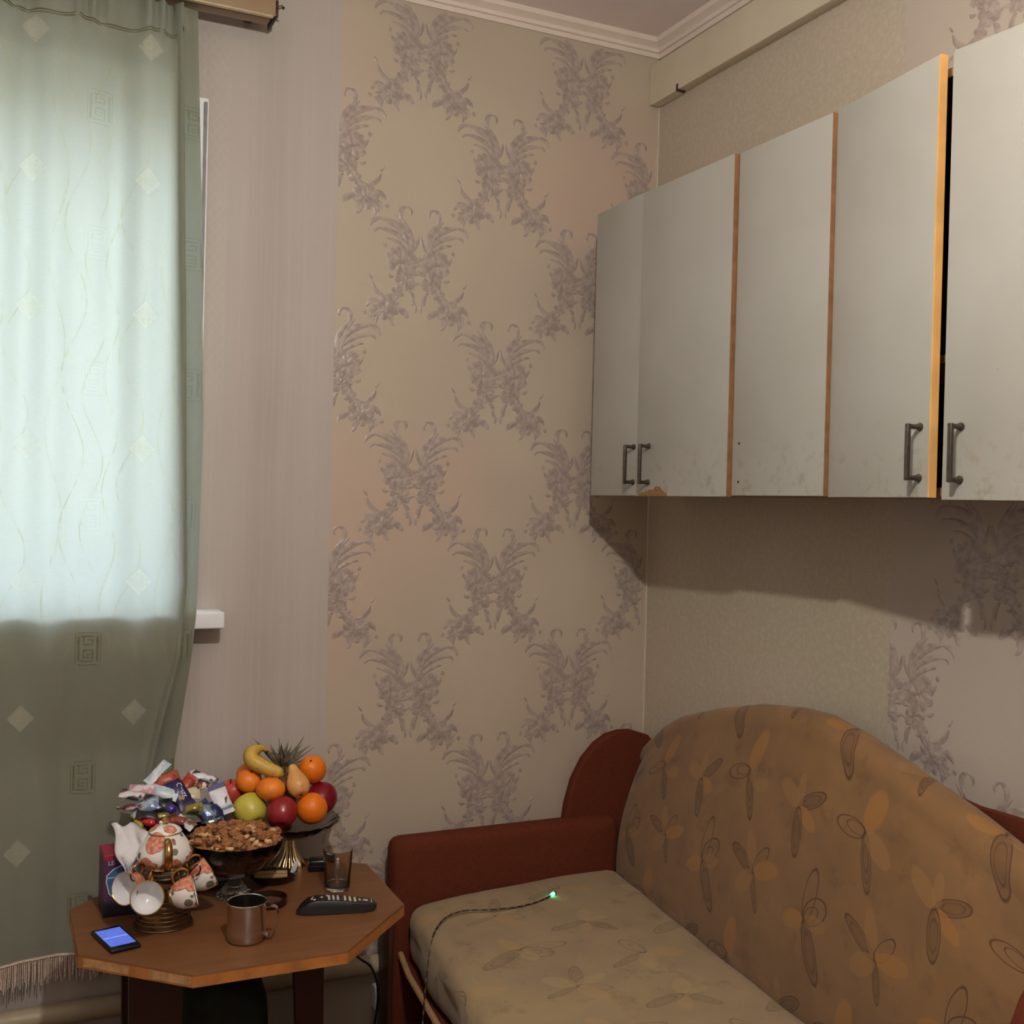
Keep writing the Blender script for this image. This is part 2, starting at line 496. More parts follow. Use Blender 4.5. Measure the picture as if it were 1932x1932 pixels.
clipL = motif_mesh(False, clip=(-1.0 + .965, True))
for n in range(-1, 5):
    z = 0.395 + .587 * n
    zo = 0.689 + .587 * (n - 1)
    if .2 < z < 2.72:
        for c in (-.765, -.265):
            place_motif(MR, wall_back, RB, c + .05, z); place_motif(ML, wall_back, RB, c - .05, z)
    if .2 < zo < 2.72:
        place_motif(clipL, wall_back, RB, -.965, zo)
        place_motif(MR, wall_back, RB, -.465, zo); place_motif(ML, wall_back, RB, -.565, zo)
        place_motif(ML, wall_back, RB, -.067, zo)
# the row that meets the cornice: its upper half is covered by the moulding
def motif_cut_top(flip, ztop):
    me = motif_mesh(flip)
    bm = bmesh.new(); bm.from_mesh(me)
    bmesh.ops.bisect_plane(bm, geom=bm.verts[:] + bm.edges[:] + bm.faces[:], plane_co=(0, ztop, 0), plane_no=(0, 1, 0), clear_inner=False, clear_outer=True)
    bm.to_mesh(me); bm.free(); return me
zt = 0.395 + .587 * 4
if zt > 2.72:
    TR, TL = motif_cut_top(False, 2.862 - zt), motif_cut_top(True, 2.862 - zt)
    for c in (-.765, -.265):
        place_motif(TR, wall_back, RB, c + .05, zt); place_motif(TL, wall_back, RB, c - .05, zt)
clipS = motif_mesh(True, clip=(-1.01 + 1.018, True))   # left-hand spray cut by the seam on the right wall
for n in range(-1, 3):
    z1 = 1.112 + .587 * n; z2 = 1.405 + .587 * n
    if z1 < 2.65:
        place_motif(MR, wall_right, RR, -1.108, z1); place_motif(clipS, wall_right, RR, -1.01, z1)
        place_motif(ML, wall_right, RR, -1.51, z1); place_motif(MR, wall_right, RR, -1.61, z1)
    if z2 < 2.65:
        place_motif(ML, wall_right, RR, -1.235, z2); place_motif(MR, wall_right, RR, -1.335, z2)
        place_motif(ML, wall_right, RR, -1.74, z2)

# ------------------------------------------------------------------ window
win = bpy.data.objects.new('window_1', None); COL.objects.link(win); struct(win)
b = MB(); t = 0.012
b.box(WX1 - t, WX1 + .0, -.004, TH - .10, WZ0, WZ1)
b.obj('jamb_lining', M['pvc'], win, smooth=False)
MB().box(WX0, WX0 + t, 0, TH - .10, WZ0, WZ1).obj('jamb_lining', M['pvc'], win, smooth=False)
MB().box(WX0, WX1, 0, TH - .10, WZ1 - t, WZ1).obj('head_lining', M['pvc'], win, smooth=False)
MB().rbox(WX1 - .03, WX1 + .001, -.004, .012, 1.2135, WZ1 + .01, .003).obj('corner_bead', M['pvc'], win)
MB().rbox(WX0 - .05, -1.287, -0.080, TH - .10, 1.1715, 1.213, .005).obj('window_sill', M['pvc'], win)
FY = TH - .12
fb = MB(); W = .07
fb.box(WX0, WX1, FY, FY + .06, 1.2135, 1.2135 + W); fb.box(WX0, WX1, FY, FY + .06, WZ1 - W, WZ1)
fb.box(WX0, WX0 + W, FY, FY + .06, 1.2135 + W, WZ1 - W); fb.box(WX1 - W, WX1, FY, FY + .06, 1.2135 + W, WZ1 - W)
fb.obj('window_frame', M['pvc'], win, smooth=False)
MB().box((WX0 + WX1) / 2 - .05, (WX0 + WX1) / 2 + .05, FY, FY + .06, 1.2835, WZ1 - W).obj('mullion', M['pvc'], win, smooth=False)
for (a, c) in ((WX0 + W, (WX0 + WX1) / 2 - .05), ((WX0 + WX1) / 2 + .05, WX1 - W)):
    MB().box(a, c, FY + .028, FY + .032, 1.2835, WZ1 - W).obj('pane', M['pane'], win, smooth=False)

# ------------------------------------------------------------------ curtain rail
M['rail'] = simple('bronze_rail', srgb(150, 126, 98), 0.35, var=0.06, nscale=10)
M['rail_lip'] = simple('pale_metal_lip', srgb(205, 190, 160), 0.25, 0.6, var=0.05)
M['dark_metal'] = simple('dark_metal', srgb(70, 58, 50), 0.4, 0.7)
rail = thing('curtain_rail', 'long bronze curtain rail with a pale lip fixed above the window', 'curtain rail', (-1.7, -.08, 2.69))
def at(o, parent):
    """keep world coordinates of a mesh built in world space under a placed empty"""
    o.parent = parent; o.matrix_parent_inverse = parent.matrix_world.inverted() if False else Matrix.Translation(-Vector(parent.location)); return o
at(MB().rbox(-2.7, -1.206, -.128, -.118, 2.700, 2.745, .002).obj('fascia', M['rail']), rail)
at(MB().rbox(-2.7, -1.206, -.118, -.03, 2.728, 2.738, .002).obj('channel', M['rail']), rail)
at(MB().rbox(-2.7, -1.212, -.134, -.122, 2.692, 2.700, .003).obj('lip', M['rail_lip']), rail)
at(MB().rbox(-2.7, -1.212, -.100, -.060, 2.700, 2.728, .003).obj('track', M['rail']), rail)
b = MB().rbox(-1.206, -1.198, -.124, -.030, 2.700, 2.742, .003)
b.tube([(-1.20, -.11, 2.726), (-1.188, -.112, 2.733), (-1.183, -.114, 2.728)], .004, 6)
at(b.obj('end_cap', M['dark_metal']), rail)
at(MB().box(-1.26, -1.24, -.03, 0, 2.722, 2.744).obj('bracket', M['dark_metal'], smooth=False), rail)

# ------------------------------------------------------------------ curtain
g = NT('curtain_cloth')
uv = g.uv(); u, v, _ = g.sep(uv)
weave = g.noise(g.mapping(uv, scale=(500, 900, 1)), 1.0, 0)
slub = g.noise(g.mapping(uv, scale=(60, 700, 1)), 1.0, 1)
base = g.mix(slub, srgb(148, 150, 132), srgb(162, 163, 146))
lines = None
for (ph, per, amp, off) in ((0, .32, .028, 0.0), (2.1, .32, .024, .085), (4.0, .40, .020, .17), (1.0, .27, .016, .045), (5.2, .36, .026, .13)):
    sx = g.math('MULTIPLY', g.math('SINE', g.math('ADD', g.math('MULTIPLY', v, 2 * PI / per), ph)), amp)
    d = g.math('ABSOLUTE', g.math('WRAP', g.math('ADD', g.math('SUBTRACT', u, sx), off), .127, -.127))
    l = g.ramp(d, .0022, .0009)
    lines = l if lines is None else g.math('MAXIMUM', lines, l)
dash = g.ramp(g.noise(g.mapping(uv, scale=(40, 60, 1)), 1.0, 1), .42, .55)
lines = g.math('MULTIPLY', lines, dash)
ux = g.math('WRAP', g.math('SUBTRACT', u, -1.751), .127, -.127)
vx = g.math('WRAP', g.math('SUBTRACT', v, .972), .16, -.16)
dia = g.math('LESS_THAN', g.math('ADD', g.math('DIVIDE', g.math('ABSOLUTE', ux), .030), g.math('DIVIDE', g.math('ABSOLUTE', vx), .033)), 1.0)
ring = g.voro(g.mapping(uv, scale=(1, 1, 1)), 75, rnd=.4)
dring = g.math('MULTIPLY', dia, g.ramp(g.math('ABSOLUTE', g.math('SUBTRACT', ring, .33)), .06, .02))
kx = g.math('WRAP', g.math('SUBTRACT', u, -1.608), .127, -.127)
ky = g.math('WRAP', g.math('SUBTRACT', v, 1.133), .16, -.16)
kv = g.comb(kx, ky)
key = None
for (cx, cy, hx, hy) in [(-.021, 0, .0025, .030), (.021, 0, .0025, .030), (-.002, .030, .014, .0016), (-.002, -.030, .014, .0016),
                         (-.010, .020, .0016, .010), (0, .010, .0105, .0016), (.010, .016, .0016, .0065), (.004, .0215, .006, .0016),
                         (.010, -.014, .0016, .012), (0, -.0035, .0105, .0016), (-.010, -.012, .0016, .0085), (-.003, -.0205, .008, .0016), (.001, -.013, .005, .0016),
                         (0, .039, .022, .0012), (0, -.039, .022, .0012), (-.028, 0, .0010, .037), (.028, 0, .0010, .037)]:
    q = g.vmath('ABSOLUTE', g.mapping(kv, loc=(cx, cy, 0), scale=(hx, hy, 1), typ='TEXTURE'))
    x_, y_, _z = g.sep(q)
    mk = g.math('LESS_THAN', g.math('MAXIMUM', x_, y_), 1.0)
    key = mk if key is None else g.math('MAXIMUM', key, mk)
refl = g.mix(g.math('MULTIPLY', lines, .5), base, srgb(196, 186, 150))
refl = g.mix(g.math('MULTIPLY', dia, .85), refl, srgb(196, 196, 176))
refl = g.mix(g.math('MULTIPLY', dring, .5), refl, srgb(150, 150, 124))
refl = g.mix(g.math('MULTIPLY', key, .75), refl, srgb(104, 104, 72))
tcol = g.mix(slub, (0.51, 0.58, 0.55, 1), (0.57, 0.63, 0.61, 1))
tcol = g.mix(g.math('MULTIPLY', lines, .9), tcol, (0.36, 0.43, 0.33, 1))
tcol = g.mix(g.math('MULTIPLY', dia, .8), tcol, (0.46, 0.53, 0.49, 1))
tcol = g.mix(g.math('MULTIPLY', key, .35), tcol, (0.70, 0.80, 0.70, 1))
hh = g.math('MULTIPLY', weave, .4)
nm = g.bump(hh, .35, .0008)
df = g.n('ShaderNodeBsdfDiffuse'); g.put(df.inputs['Color'], refl); g.t.links.new(nm, df.inputs['Normal'])
tl = g.n('ShaderNodeBsdfTranslucent'); g.put(tl.inputs['Color'], tcol)
ms = g.n('ShaderNodeMixShader'); ms.inputs[0].default_value = .42
g.t.links.new(df.outputs[0], ms.inputs[1]); g.t.links.new(tl.outputs[0], ms.inputs[2])
M['curtain'] = g.done(ms.outputs[0])
M['stitch'] = simple('olive_thread', srgb(112, 110, 82), .8)
M['fringe'] = simple('fringe_cord', srgb(196, 176, 160), 0.7, var=0.25, nscale=250)

XF = [(.38, -1.50), (.837, -1.446), (1.094, -1.399), (1.288, -1.385), (2.0, -1.404), (2.69, -1.424)]
XR = [(.38, -1.43), (.833, -1.392), (1.028, -1.373), (1.223, -1.357), (1.679, -1.351), (2.198, -1.366), (2.69, -1.386)]
CZ0, CZ1 = .388, 2.692
NU, NV = 190, 90
curt_uv = []
def curtain_pt(a, w):
    z = CZ0 + (CZ1 - CZ0) * w
    xf, xr = interp(z, XF), interp(z, XR)
    low = max(0.0, min(1.0, (1.12 - z) / .25))
    back = -.0965 + low * .066
    ampl = .009 + .010 * max(0, 1 - abs(z - 2.1) / .8)
    if low > 0: ampl *= 1 - .55 * low
    if a < .93:
        q = a / .93
        x = -2.42 + (xf + 2.42) * q
        s = (x + 2.42)
        wave = .55 * math.sin(s * 36 + .4 * math.sin(z * 1.7)) + .45 * math.sin(s * 61 + 1.3 + z * .5) + .35 * math.sin(s * 17 + 2 + z * .3)
        y = back - ampl * wave
        if x < -1.66: y -= .03 * low * min(1, (-1.66 - x) / .1)
        if z > 2.6:                                   # gathered heading
            f = (z - 2.6) / .09
            y += -.013 * math.sin(s * 120 + 2 * math.sin(s * 40)) * min(1, f * 2.2) + .006 * f
        d = abs(z - 2.612)
        if d < .02: y += .006 * (1 - d / .02)
        uu = x
        xq = q
        if q > .97: y -= .010 * (q - .97) / .03
    else:
        q = (a - .93) / .07
        if q < .35:
            t_ = q / .35
            x = xf - .022 * math.sin(t_ * PI * .5) ; y = back - .020 + .036 * t_
        else:
            t_ = (q - .35) / .65
            x = xf - .022 + (xr - xf + .022) * t_; y = back + .016 + .006 * math.sin(t_ * PI * 1.6 + z) - .004 * t_
        uu = xf + (q * .075)
    return x, min(y, -.012), z, uu
cb = MB(); curt_uv = []
for j in range(NV):
    for i in range(NU):
        x, y, z, uu = curtain_pt(i / (NU - 1), j / (NV - 1))
        zz = z + (.006 * math.sin(x * 21) + .010 * (x + 1.8)) * max(0, 1 - j / 12)
        cb.v.append((x, y, zz)); curt_uv.append((uu, zz))
for j in range(NV - 1):
    for i in range(NU - 1):
        a = j * NU + i
        cb.f.append((a, a + 1, a + NU + 1, a + NU))
curtain = thing('curtain', 'pale green translucent curtain with woven diamonds and key squares over the window', 'curtain', (-1.9, -.09, CZ0))
at(cb.obj('cloth', M['curtain'], uvfn=lambda p, i: curt_uv[i], angle=180), curtain)
hb = MB(); hu = []
for j in range(NV):
    for i in range(9):
        q_ = .36 + .64 * i / 8
        x, y, z, uu = curtain_pt(.93 + .07 * q_, j / (NV - 1))
        zz = z + (.006 * math.sin(x * 21) + .010 * (x + 1.8)) * max(0, 1 - j / 12)
        hb.v.append((x - .0015, y + .004, zz)); hu.append((uu, zz))
for j in range(NV - 1):
    for i in range(8):
        a = j * 9 + i; hb.f.append((a, a + 1, a + 10, a + 9))
at(hb.obj('hem', M['curtain'], uvfn=lambda p, i: hu[i], angle=180), curtain)
for dz_, rr_ in ((2.612, .0016), (2.618, .0012)):
    sp2 = []
    for k in range(260):
        x, y, z, _u = curtain_pt(k / 259 * .925, (dz_ - CZ0) / (CZ1 - CZ0))
        sp2.append((x, y - .0012, z + .004 * math.sin(x * 33) + .003 * math.sin(x * 71)))
    at(MB().tube(sp2, rr_, 4).obj('gathering_stitch', M['stitch']), curtain)
fb = MB()
for k in range(230):
    a = k / 229 * .985
    x, y, z, _ = curtain_pt(a, 0.0)
    z += .006 * math.sin(x * 21) + .010 * (x + 1.8)
    L = .056 + .007 * math.sin(k * 1.7) + random.uniform(-.004, .004)
    dx, dy = random.uniform(-.003, .003), random.uniform(-.006, .002)
    fb.tube([(x, y - .002, z + .004), (x + dx * .5, y - .003 + dy * .4, z - L * .5), (x + dx, y - .002 + dy, z - L)], .0019, 4, cap=False)
fo = at(fb.obj('fringe', M['fringe']), curtain); fo['kind'] = 'stuff'
b = MB().tube([(curtain_pt(k / 120 * .985, 0)[0], curtain_pt(k / 120 * .985, 0)[1] - .003, CZ0 + .006 * math.sin(curtain_pt(k / 120 * .985, 0)[0] * 21) + .010 * (curtain_pt(k / 120 * .985, 0)[0] + 1.8)) for k in range(121)], .0035, 5)
at(b.obj('fringe_braid', M['fringe']), curtain)

# ------------------------------------------------------------------ wall cabinets
g = NT('cabinet_laminate')
o_ = g.ob()
n1 = g.noise(o_, 3.0, 2, .55); n2 = g.noise(g.mapping(o_, scale=(220, 220, 700)), 1, 1); n3 = g.noise(o_, 26, 4, .7)
c = g.mix(g.ramp(n1, .35, .7), srgb(166, 164, 156), srgb(156, 153, 143))
c = g.mix(g.math('MULTIPLY', n2, .18), c, srgb(152, 150, 138))
x, y, z = g.sep(o_)
low = g.ramp(z, .16, .0)
c = g.mix(g.math('MULTIPLY', g.math('MULTIPLY', g.ramp(n3, .52, .72), low), .75), c, srgb(132, 116, 82))
sp = g.ramp(g.voro(o_, 17), .035, .02)
c = g.mix(g.math('MULTIPLY', g.math('MULTIPLY', sp, g.ramp(n1, .5, .55)), .6), c, srgb(90, 74, 54))
M['laminate'] = g.done(g.pbsdf(c, .42, spec=.4, normal=g.bump(n2, .12, .0006)))
M['edge_brown'] = simple('brown_door_edge', srgb(132, 94, 62), .6, var=.2, nscale=30)
M['edge_pine'] = simple('pine_door_edge', srgb(216, 164, 96), .55, var=.12, nscale=14)
M['carcass'] = simple('chipboard_carcass', srgb(150, 116, 84), .7, var=.15)
M['carcass_in'] = simple('dark_hardboard', srgb(50, 38, 30), .8)
M['steel'] = simple('worn_steel', srgb(92, 83, 74), .36, .85, var=.2, nscale=80)
M['hole'] = simple('hole_dark', srgb(40, 30, 24), .9)
CZB, CZT = 1.5345, 2.312
def carcass(th, y0, y1, xf, shelf=True):
    t = .016
    at(MB().box(xf, -.002, y0 - t, y0, CZB, CZT).obj('side_panel', M['carcass'], smooth=False), th)
    at(MB().box(xf, -.002, y1, y1 + t, CZB, CZT).obj('side_panel', M['carcass'], smooth=False), th)
    at(MB().box(xf, -.002, y1 + t, y0 - t, CZT - t, CZT).obj('top_panel', M['carcass'], smooth=False), th)
    at(MB().box(xf, -.002, y1 + t, y0 - t, CZB, CZB + t).obj('bottom_panel', M['carcass'], smooth=False), th)
    at(MB().box(-.008, -.002, y1 + t, y0 - t, CZB + t, CZT - t).obj('back_panel', M['carcass_in'], smooth=False), th)
    if shelf: at(MB().box(xf + .006, -.008, y1 + t, y0 - t, 1.778, 1.793).obj('shelf', M['carcass'], smooth=False), th)
def handle_mesh():
    """bridge handle: local z up, sticks out to -x, origin at its lower post"""
    b = MB(); H = .092; D = .026
    for z in (0, H):
        b.lathe([(0, 0), (.0075, 0), (.0075, .003), (.0048, .008), (.0042, D), (0, D)], 10, Matrix.Translation((0, 0, z)) @ Matrix.Rotation(-PI / 2, 4, 'Y'))
    b.rbox(-D - .005, -D + .003, -.0045, .0045, -.005, H + .005, .002)
    return b.mesh('handle', angle=30)
HM = handle_mesh()
def door(th, hinge, hx, y, w, ang, z0, z1, t=.018, hoff=None, edge='brown', edge_t=.0012, hz=.035, extra=None):
    """hinge 'L' (far side) or 'R' (near side)"""
    b = MB()
    ya, yb = (-w, 0) if hinge == 'L' else (0, w)
    b.rbox(-t, 0, ya, yb, 0, z1 - z0, .0012)
    d = b.obj('door', M['laminate'], th)
    d.location = Vector((hx, y, z0)) - Vector(th.location)
    d.rotation_euler = (0, 0, ang)
    if edge:
        e = MB().box(-t + .0002, 0, ya - edge_t, ya + .0005, .0, z1 - z0)
        e.obj('edge_band', M['edge_' + edge], d, smooth=False)
        MB().box(-t * .9, 0, ya, yb, -.0008, .0004).obj('bottom_edge', M['edge_brown'], d, smooth=False)
    if hoff is not None:
        h = link('handle', HM, M['steel'], d); h.location = (-t, hoff, hz)
    return d
cab = thing('wall_cabinet', 'narrow two-door white wall cabinet nearest the floral wall, chipped under a handle', 'cabinet', (-.15, -.5, CZB), 'wall cabinets above the sofa')
carcass(cab, -.186, -.812, -.288)
door(cab, 'L', -.2895, -.184, .248, -.012, 1.531, 2.3155, hoff=-.248 + .018)
d1 = door(cab, 'R', -.2895, -.8125, .377, .022, 1.530, 2.3125, hoff=.377 - .056, edge='brown')
random.seed(3)
pts = [(.364 - .0, .0)]
N_ = 26
for i in range(N_ + 1):
    yy = .364 - .127 * i / N_
    hh_ = (.006 + .010 * math.sin(PI * i / N_ * .9) + random.uniform(-.003, .003) + (.008 if 14 < i < 22 else 0))
    pts.append((yy, max(.002, hh_)))
pts.append((.237, 0))
MB().prism(pts, -.0186, -.0179, 0).obj('chipped_patch', simple('bare_chipboard', srgb(132, 98, 60), .85, var=.25, nscale=160), d1, smooth=False)
cab2 = thing('wall_cabinet', 'single-door white wall cabinet missing its handle, between the two double-door cabinets', 'cabinet', (-.15, -.97, CZB), 'wall cabinets above the sofa')
carcass(cab2, -.818, -1.124, -.274)
d2 = door(cab2, 'R', -.2755, -1.124, .306, 0.006, 1.533, 2.3125, edge='brown', t=.02)
for zz in (.031, .118):
    MB().lathe([(0, 0), (.003, 0), (.003, .0006), (0, .0006)], 8, Matrix.Translation((-.0202, .281, zz)) @ Matrix.Rotation(-PI / 2, 4, 'Y')).obj('screw_hole', M['hole'], d2)
cab3 = thing('wall_cabinet', 'white wall cabinet with its left door ajar showing a pine edge and dark gap', 'cabinet', (-.15, -1.45, CZB), 'wall cabinets above the sofa')
carcass(cab3, -1.130, -1.79, -.268)
door(cab3, 'L', -.2695, -1.128, .303, -.118, 1.531, 2.318, t=.016, hoff=-.303 + .024, edge='pine', edge_t=.003)
door(cab3, 'R', -.2695, -1.789, .338, .085, 1.527, 2.3155, t=.018, hoff=.338 - .037)

# ------------------------------------------------------------------ heating pipe, socket, cable on the wall
M['pipe'] = simple('cream_pipe_paint', srgb(168, 154, 126), .45, var=.06, nscale=20)
pipe = MB().tube([(-2.9, -.028, .246), (-1.6, -.028, .2445), (-.3, -.028, .241)], .0255, 18).obj('heating_pipe', M['pipe'])
tag(pipe, 'cream painted heating pipe running low along the window wall', 'pipe')
jb = thing('socket_box', 'small white socket box low on the wall beside the sofa arm', 'socket', (-.834, -.001, .149))
MB().rbox(-.019, .019, -.032, 0, -.031, .031, .004).obj('case', M['pvc'], jb)
for dx in (-.006, .006):
    MB().lathe([(0, 0), (.0025, 0), (.0025, .0005), (0, .0005)], 8, Matrix.Translation((dx, -.0322, -.014)) @ Matrix.Rotation(PI / 2, 4, 'X')).obj('pin_hole', M['hole'], jb)
M['black_rubber'] = simple('black_rubber', srgb(24, 22, 22), .5, var=.2)
cb = MB().tube(smooth_path([(-.955, -.05, .315), (-.92, -.10, .295), (-.885, -.10, .262), (-.868, -.10, .20), (-.870, -.09, .12), (-.90, -.10, .03), (-.98, -.14, .006)], 6), .003, 6)
tag(cb.obj('power_cable', M['black_rubber']), 'thin black cable looping over the pipe beside the sofa', 'cable')

# ------------------------------------------------------------------ sofa
def sofa_fabric(name, bg1, bg2, petal, petal2, leafc, line, tile=(.44, .46), scale=1.0, strength=1.0, smudge=.5):
    g = NT(name)
    uv = g.uv()
    wob = g.vmath('SCALE', g.noise(uv, 9, 2, col=True)); wob.node.inputs['Scale'].default_value = .012
    uvw = g.vmath('ADD', uv, wob)
    u, v, _ = g.sep(uvw)
    wash = g.noise(uv, 5.5, 4, .6)
    c = g.mix(g.ramp(wash, .35, .68), bg1, bg2)
    blot = g.noise(g.mapping(uv, loc=(4, 7, 0)), 11, 4, .7)
    c = g.mix(g.math('MULTIPLY', g.ramp(blot, .55, .75), smudge), c, leafc)
    flowers = [  # centre, list of (angle deg, length, width, kind)   kinds: p pale petal, q ochre petal, d dark petal with outline, o outline only
        ((.02, .02), [(35, .075, .026, 'd'), (-25, .06, .030, 'q'), (-80, .085, .026, 'd'), (150, .07, .036, 'p'), (95, .06, .022, 'p')]),
        ((.24, .06), [(75, .085, .042, 'q'), (190, .070, .030, 'o'), (185, .045, .018, 'o'), (-70, .095, .022, 'd'), (-70, .06, .011, 'o'), (-20, .075, .040, 'p'), (15, .085, .04, 's')]),
        ((.10, .26), [(80, .095, .030, 'o'), (45, .070, .040, 'o'), (45, .045, .022, 'o'), (200, .065, .034, 'q'), (-65, .105, .034, 'd'), (10, .06, .03, 'p')]),
        ((.33, .29), [(155, .085, .026, 'd'), (110, .08, .032, 'p'), (55, .065, .024, 'o'), (20, .08, .036, 'q'), (-75, .07, .016, 'd'), (-140, .07, .04, 'p')]),
    ]
    for (cx, cy), pet in flowers:
        lu = g.math('WRAP', g.math('SUBTRACT', u, cx), tile[0] / 2, -tile[0] / 2)
        lv = g.math('WRAP', g.math('SUBTRACT', v, cy), tile[1] / 2, -tile[1] / 2)
        loc = g.comb(lu, lv)
        for (deg, L, Wd, k) in pet:
            a = math.radians(deg); L *= scale; Wd *= scale
            q = g.vmath('LENGTH', g.mapping(loc, loc=(math.cos(a) * L * .5, math.sin(a) * L * .5, 0), rot=a, scale=(L * .5, Wd * .5, 1), typ='TEXTURE'))
            if k == 's':
                fill = g.math('MULTIPLY', g.ramp(q, 1.5, .3), g.ramp(blot, .4, .62))
                c = g.mix(g.math('MULTIPLY', fill, .55 * strength), c, leafc); continue
            if k in 'pq':
                fill = g.ramp(q, 1.0, .90)
                c = g.mix(g.math('MULTIPLY', fill, (.55 if k == 'p' else .75) * strength), c, petal if k == 'p' else petal2)
            if k == 'd':
                fill = g.math('MULTIPLY', g.ramp(q, 1.0, .94), g.ramp(blot, .25, .65, .45, 1.0))
                c = g.mix(g.math('MULTIPLY', fill, .55 * strength), c, leafc)
                ln2 = g.ramp(g.math('ABSOLUTE', g.math('SUBTRACT', q, .62)), .08, .03)
                c = g.mix(g.math('MULTIPLY', ln2, .45 * strength), c, line)
            if k in 'do':
                ln = g.ramp(g.math('ABSOLUTE', g.math('SUBTRACT', q, 1.0)), .09, .03)
                c = g.mix(g.math('MULTIPLY', ln, .8 * strength), c, line)
    wv = g.noise(g.mapping(uv, scale=(700, 700, 1)), 1, 0)
    return g.done(g.pbsdf(c, .85, spec=.2, normal=g.bump(g.math('ADD', wv, g.math('MULTIPLY', g.noise(uv, 14, 2), 3)), .22, .0012), sheen=.15))
M['fab_back'] = sofa_fabric('ochre_flower_fabric', srgb(134, 100, 65), srgb(120, 91, 61), srgb(144, 108, 66), srgb(150, 107, 56), srgb(94, 68, 46), srgb(70, 46, 30), scale=1.28)
M['fab_seat'] = sofa_fabric('pale_flower_fabric', srgb(154, 132, 100), srgb(142, 122, 94), srgb(172, 147, 108), srgb(164, 134, 90), srgb(118, 96, 68), srgb(98, 76, 50), scale=1.2, strength=.75, smudge=.85)
M['velour'] = simple('rust_velour', srgb(94, 45, 30), .9, var=.10, nscale=120, bump=.1, spec=.12)
M['sofa_wood'] = simple('mahogany_veneer', srgb(62, 34, 23), .45, var=.18, nscale=12)
M['tan_trim'] = simple('tan_trim', srgb(166, 132, 92), .7, var=.1)
sofa = thing('sofa', 'ochre flower-patterned sofa with rust red arms and an arched back along the right wall', 'sofa', (-.5, -.85, 0))
LD = Vector((-.112, -.9937, 0)).normalized()
FL, BL = Vector((-.808, -.14, 0)), Vector((-.150, -.105, 0))
SLEN = 1.62
def seat_pt(p):
    # p.x in 0..1 front to back, p.y in 0..1 along the sofa, p.z height
    base = FL.lerp(BL, p.x) + LD * (SLEN * p.y)
    z = p.z + .02 * p.x
    if p.z > .38:
        z += .010 * math.sin(PI * min(1, max(0, p.x))) - .012 * math.sin(PI * p.y) + .0025 * math.sin(p.y * 37 + 3 * p.x) * math.sin(p.x * 9)
    else:
        base.x += .006 * math.sin(p.y * 30)
    return Vector((base.x, base.y, z))
b = MB(); sx, sy = .66, 1.62
b.rbox(0, sx, 0, sy, .285, .438, .042, (26, 60, 3), deform=lambda w: seat_pt(Vector((w.x / sx, w.y / sy, w.z))))
so = at(b.obj('seat', M['fab_seat'], uvfn=lambda p, i: (-p.y, p.x + (p.z - .44) * .9 if p.z < .40 else p.x)), sofa)
# base under the seat
b = MB()
def quad_slab(mb, f0, f1, z0, z1, s0=0.0, s1=1.0, push=0.0):
    A = FL.lerp(BL, f0) + LD * SLEN * s0; B_ = FL.lerp(BL, f1) + LD * SLEN * s0
    C_ = FL.lerp(BL, f1) + LD * SLEN * s1; D_ = FL.lerp(BL, f0) + LD * SLEN * s1
    vs_ = [Vector((q.x, q.y, z)) for z in (z0, z1) for q in (A, B_, C_, D_)]
    mb.add(vs_, [(3, 2, 1, 0), (4, 5, 6, 7), (0, 1, 5, 4), (1, 2, 6, 5), (2, 3, 7, 6), (3, 0, 4, 7)])
quad_slab(b, .07, .98, .04, .252, .0)
at(b.obj('base', M['sofa_wood'], smooth=False), sofa)
b = MB(); quad_slab(b, .00, .98, .252, .284, -.005)
at(b.obj('platform', M['velour'], smooth=False), sofa)
p0, p1 = FL + Vector((-.010, .01, .285)), FL + LD * SLEN + Vector((-.010, 0, .285))
b = MB().tube([p0 + Vector((0, .0, .02)), p0.lerp(p1, .06), p0.lerp(p1, .3), p0.lerp(p1, .6), p1], .008, 8)
at(b.obj('piping', M['tan_trim']), sofa)
b = MB(); quad_slab(b, .045, .07, .05, .235, .12, .95)
at(b.obj('drawer_front', M['sofa_wood'], smooth=False), sofa)
# backrest
ZT = [(0, .80), (.05, .835), (.13, .885), (.20, .918), (.40, .975), (.60, 1.022), (.78, 1.045), (.88, 1.048), (1.02, 1.026), (1.18, .990), (1.33, .955), (1.50, .905), (1.66, .84), (1.74, .79)]
BLEN = 1.74
def back_pt(a, t):
    s = a * BLEN
    zt = interp(s, ZT)
    o2 = Vector((-.150, -.085, 0)) + LD * s
    zb2, R = .40, .052
    T = t * 3.0
    lean = .082
    if T < 2.0:                      # front face
        q = T / 2.0
        z = zb2 + (zt - R - zb2) * q
        x = lean * q - .030 * math.sin(PI * min(1, q * 1.02)) ** .8
        e = min(a, 1 - a) * BLEN
        x += .02 * max(0, 1 - e / .04)
    elif T < 2.6:                    # rolled top
        an = (T - 2.0) / .6 * PI
        x = lean + R - R * math.cos(an); z = zt - R + R * math.sin(an)
    else:
        q = (T - 2.6) / .4
        x = lean + 2 * R; z = zt - R + (zb2 - zt + R) * q
    # keep off the wall
    px = o2.x + x
    return (min(px, -.004), o2.y, z)
b = MB(); bu = []
NUb, NVb = 100, 64
b.grid(NUb, NVb, back_pt)
for j in range(NVb):
    for i in range(NUb):
        bu.append((i / (NUb - 1) * BLEN, j / (NVb - 1) * 3.0 * .31))
b.f.append(tuple(j * NUb for j in range(NVb))); b.f.append(tuple(j * NUb + NUb - 1 for j in reversed(range(NVb))))
at(b.obj('backrest', M['fab_back'], uvfn=lambda p, i: bu[i]), sofa)
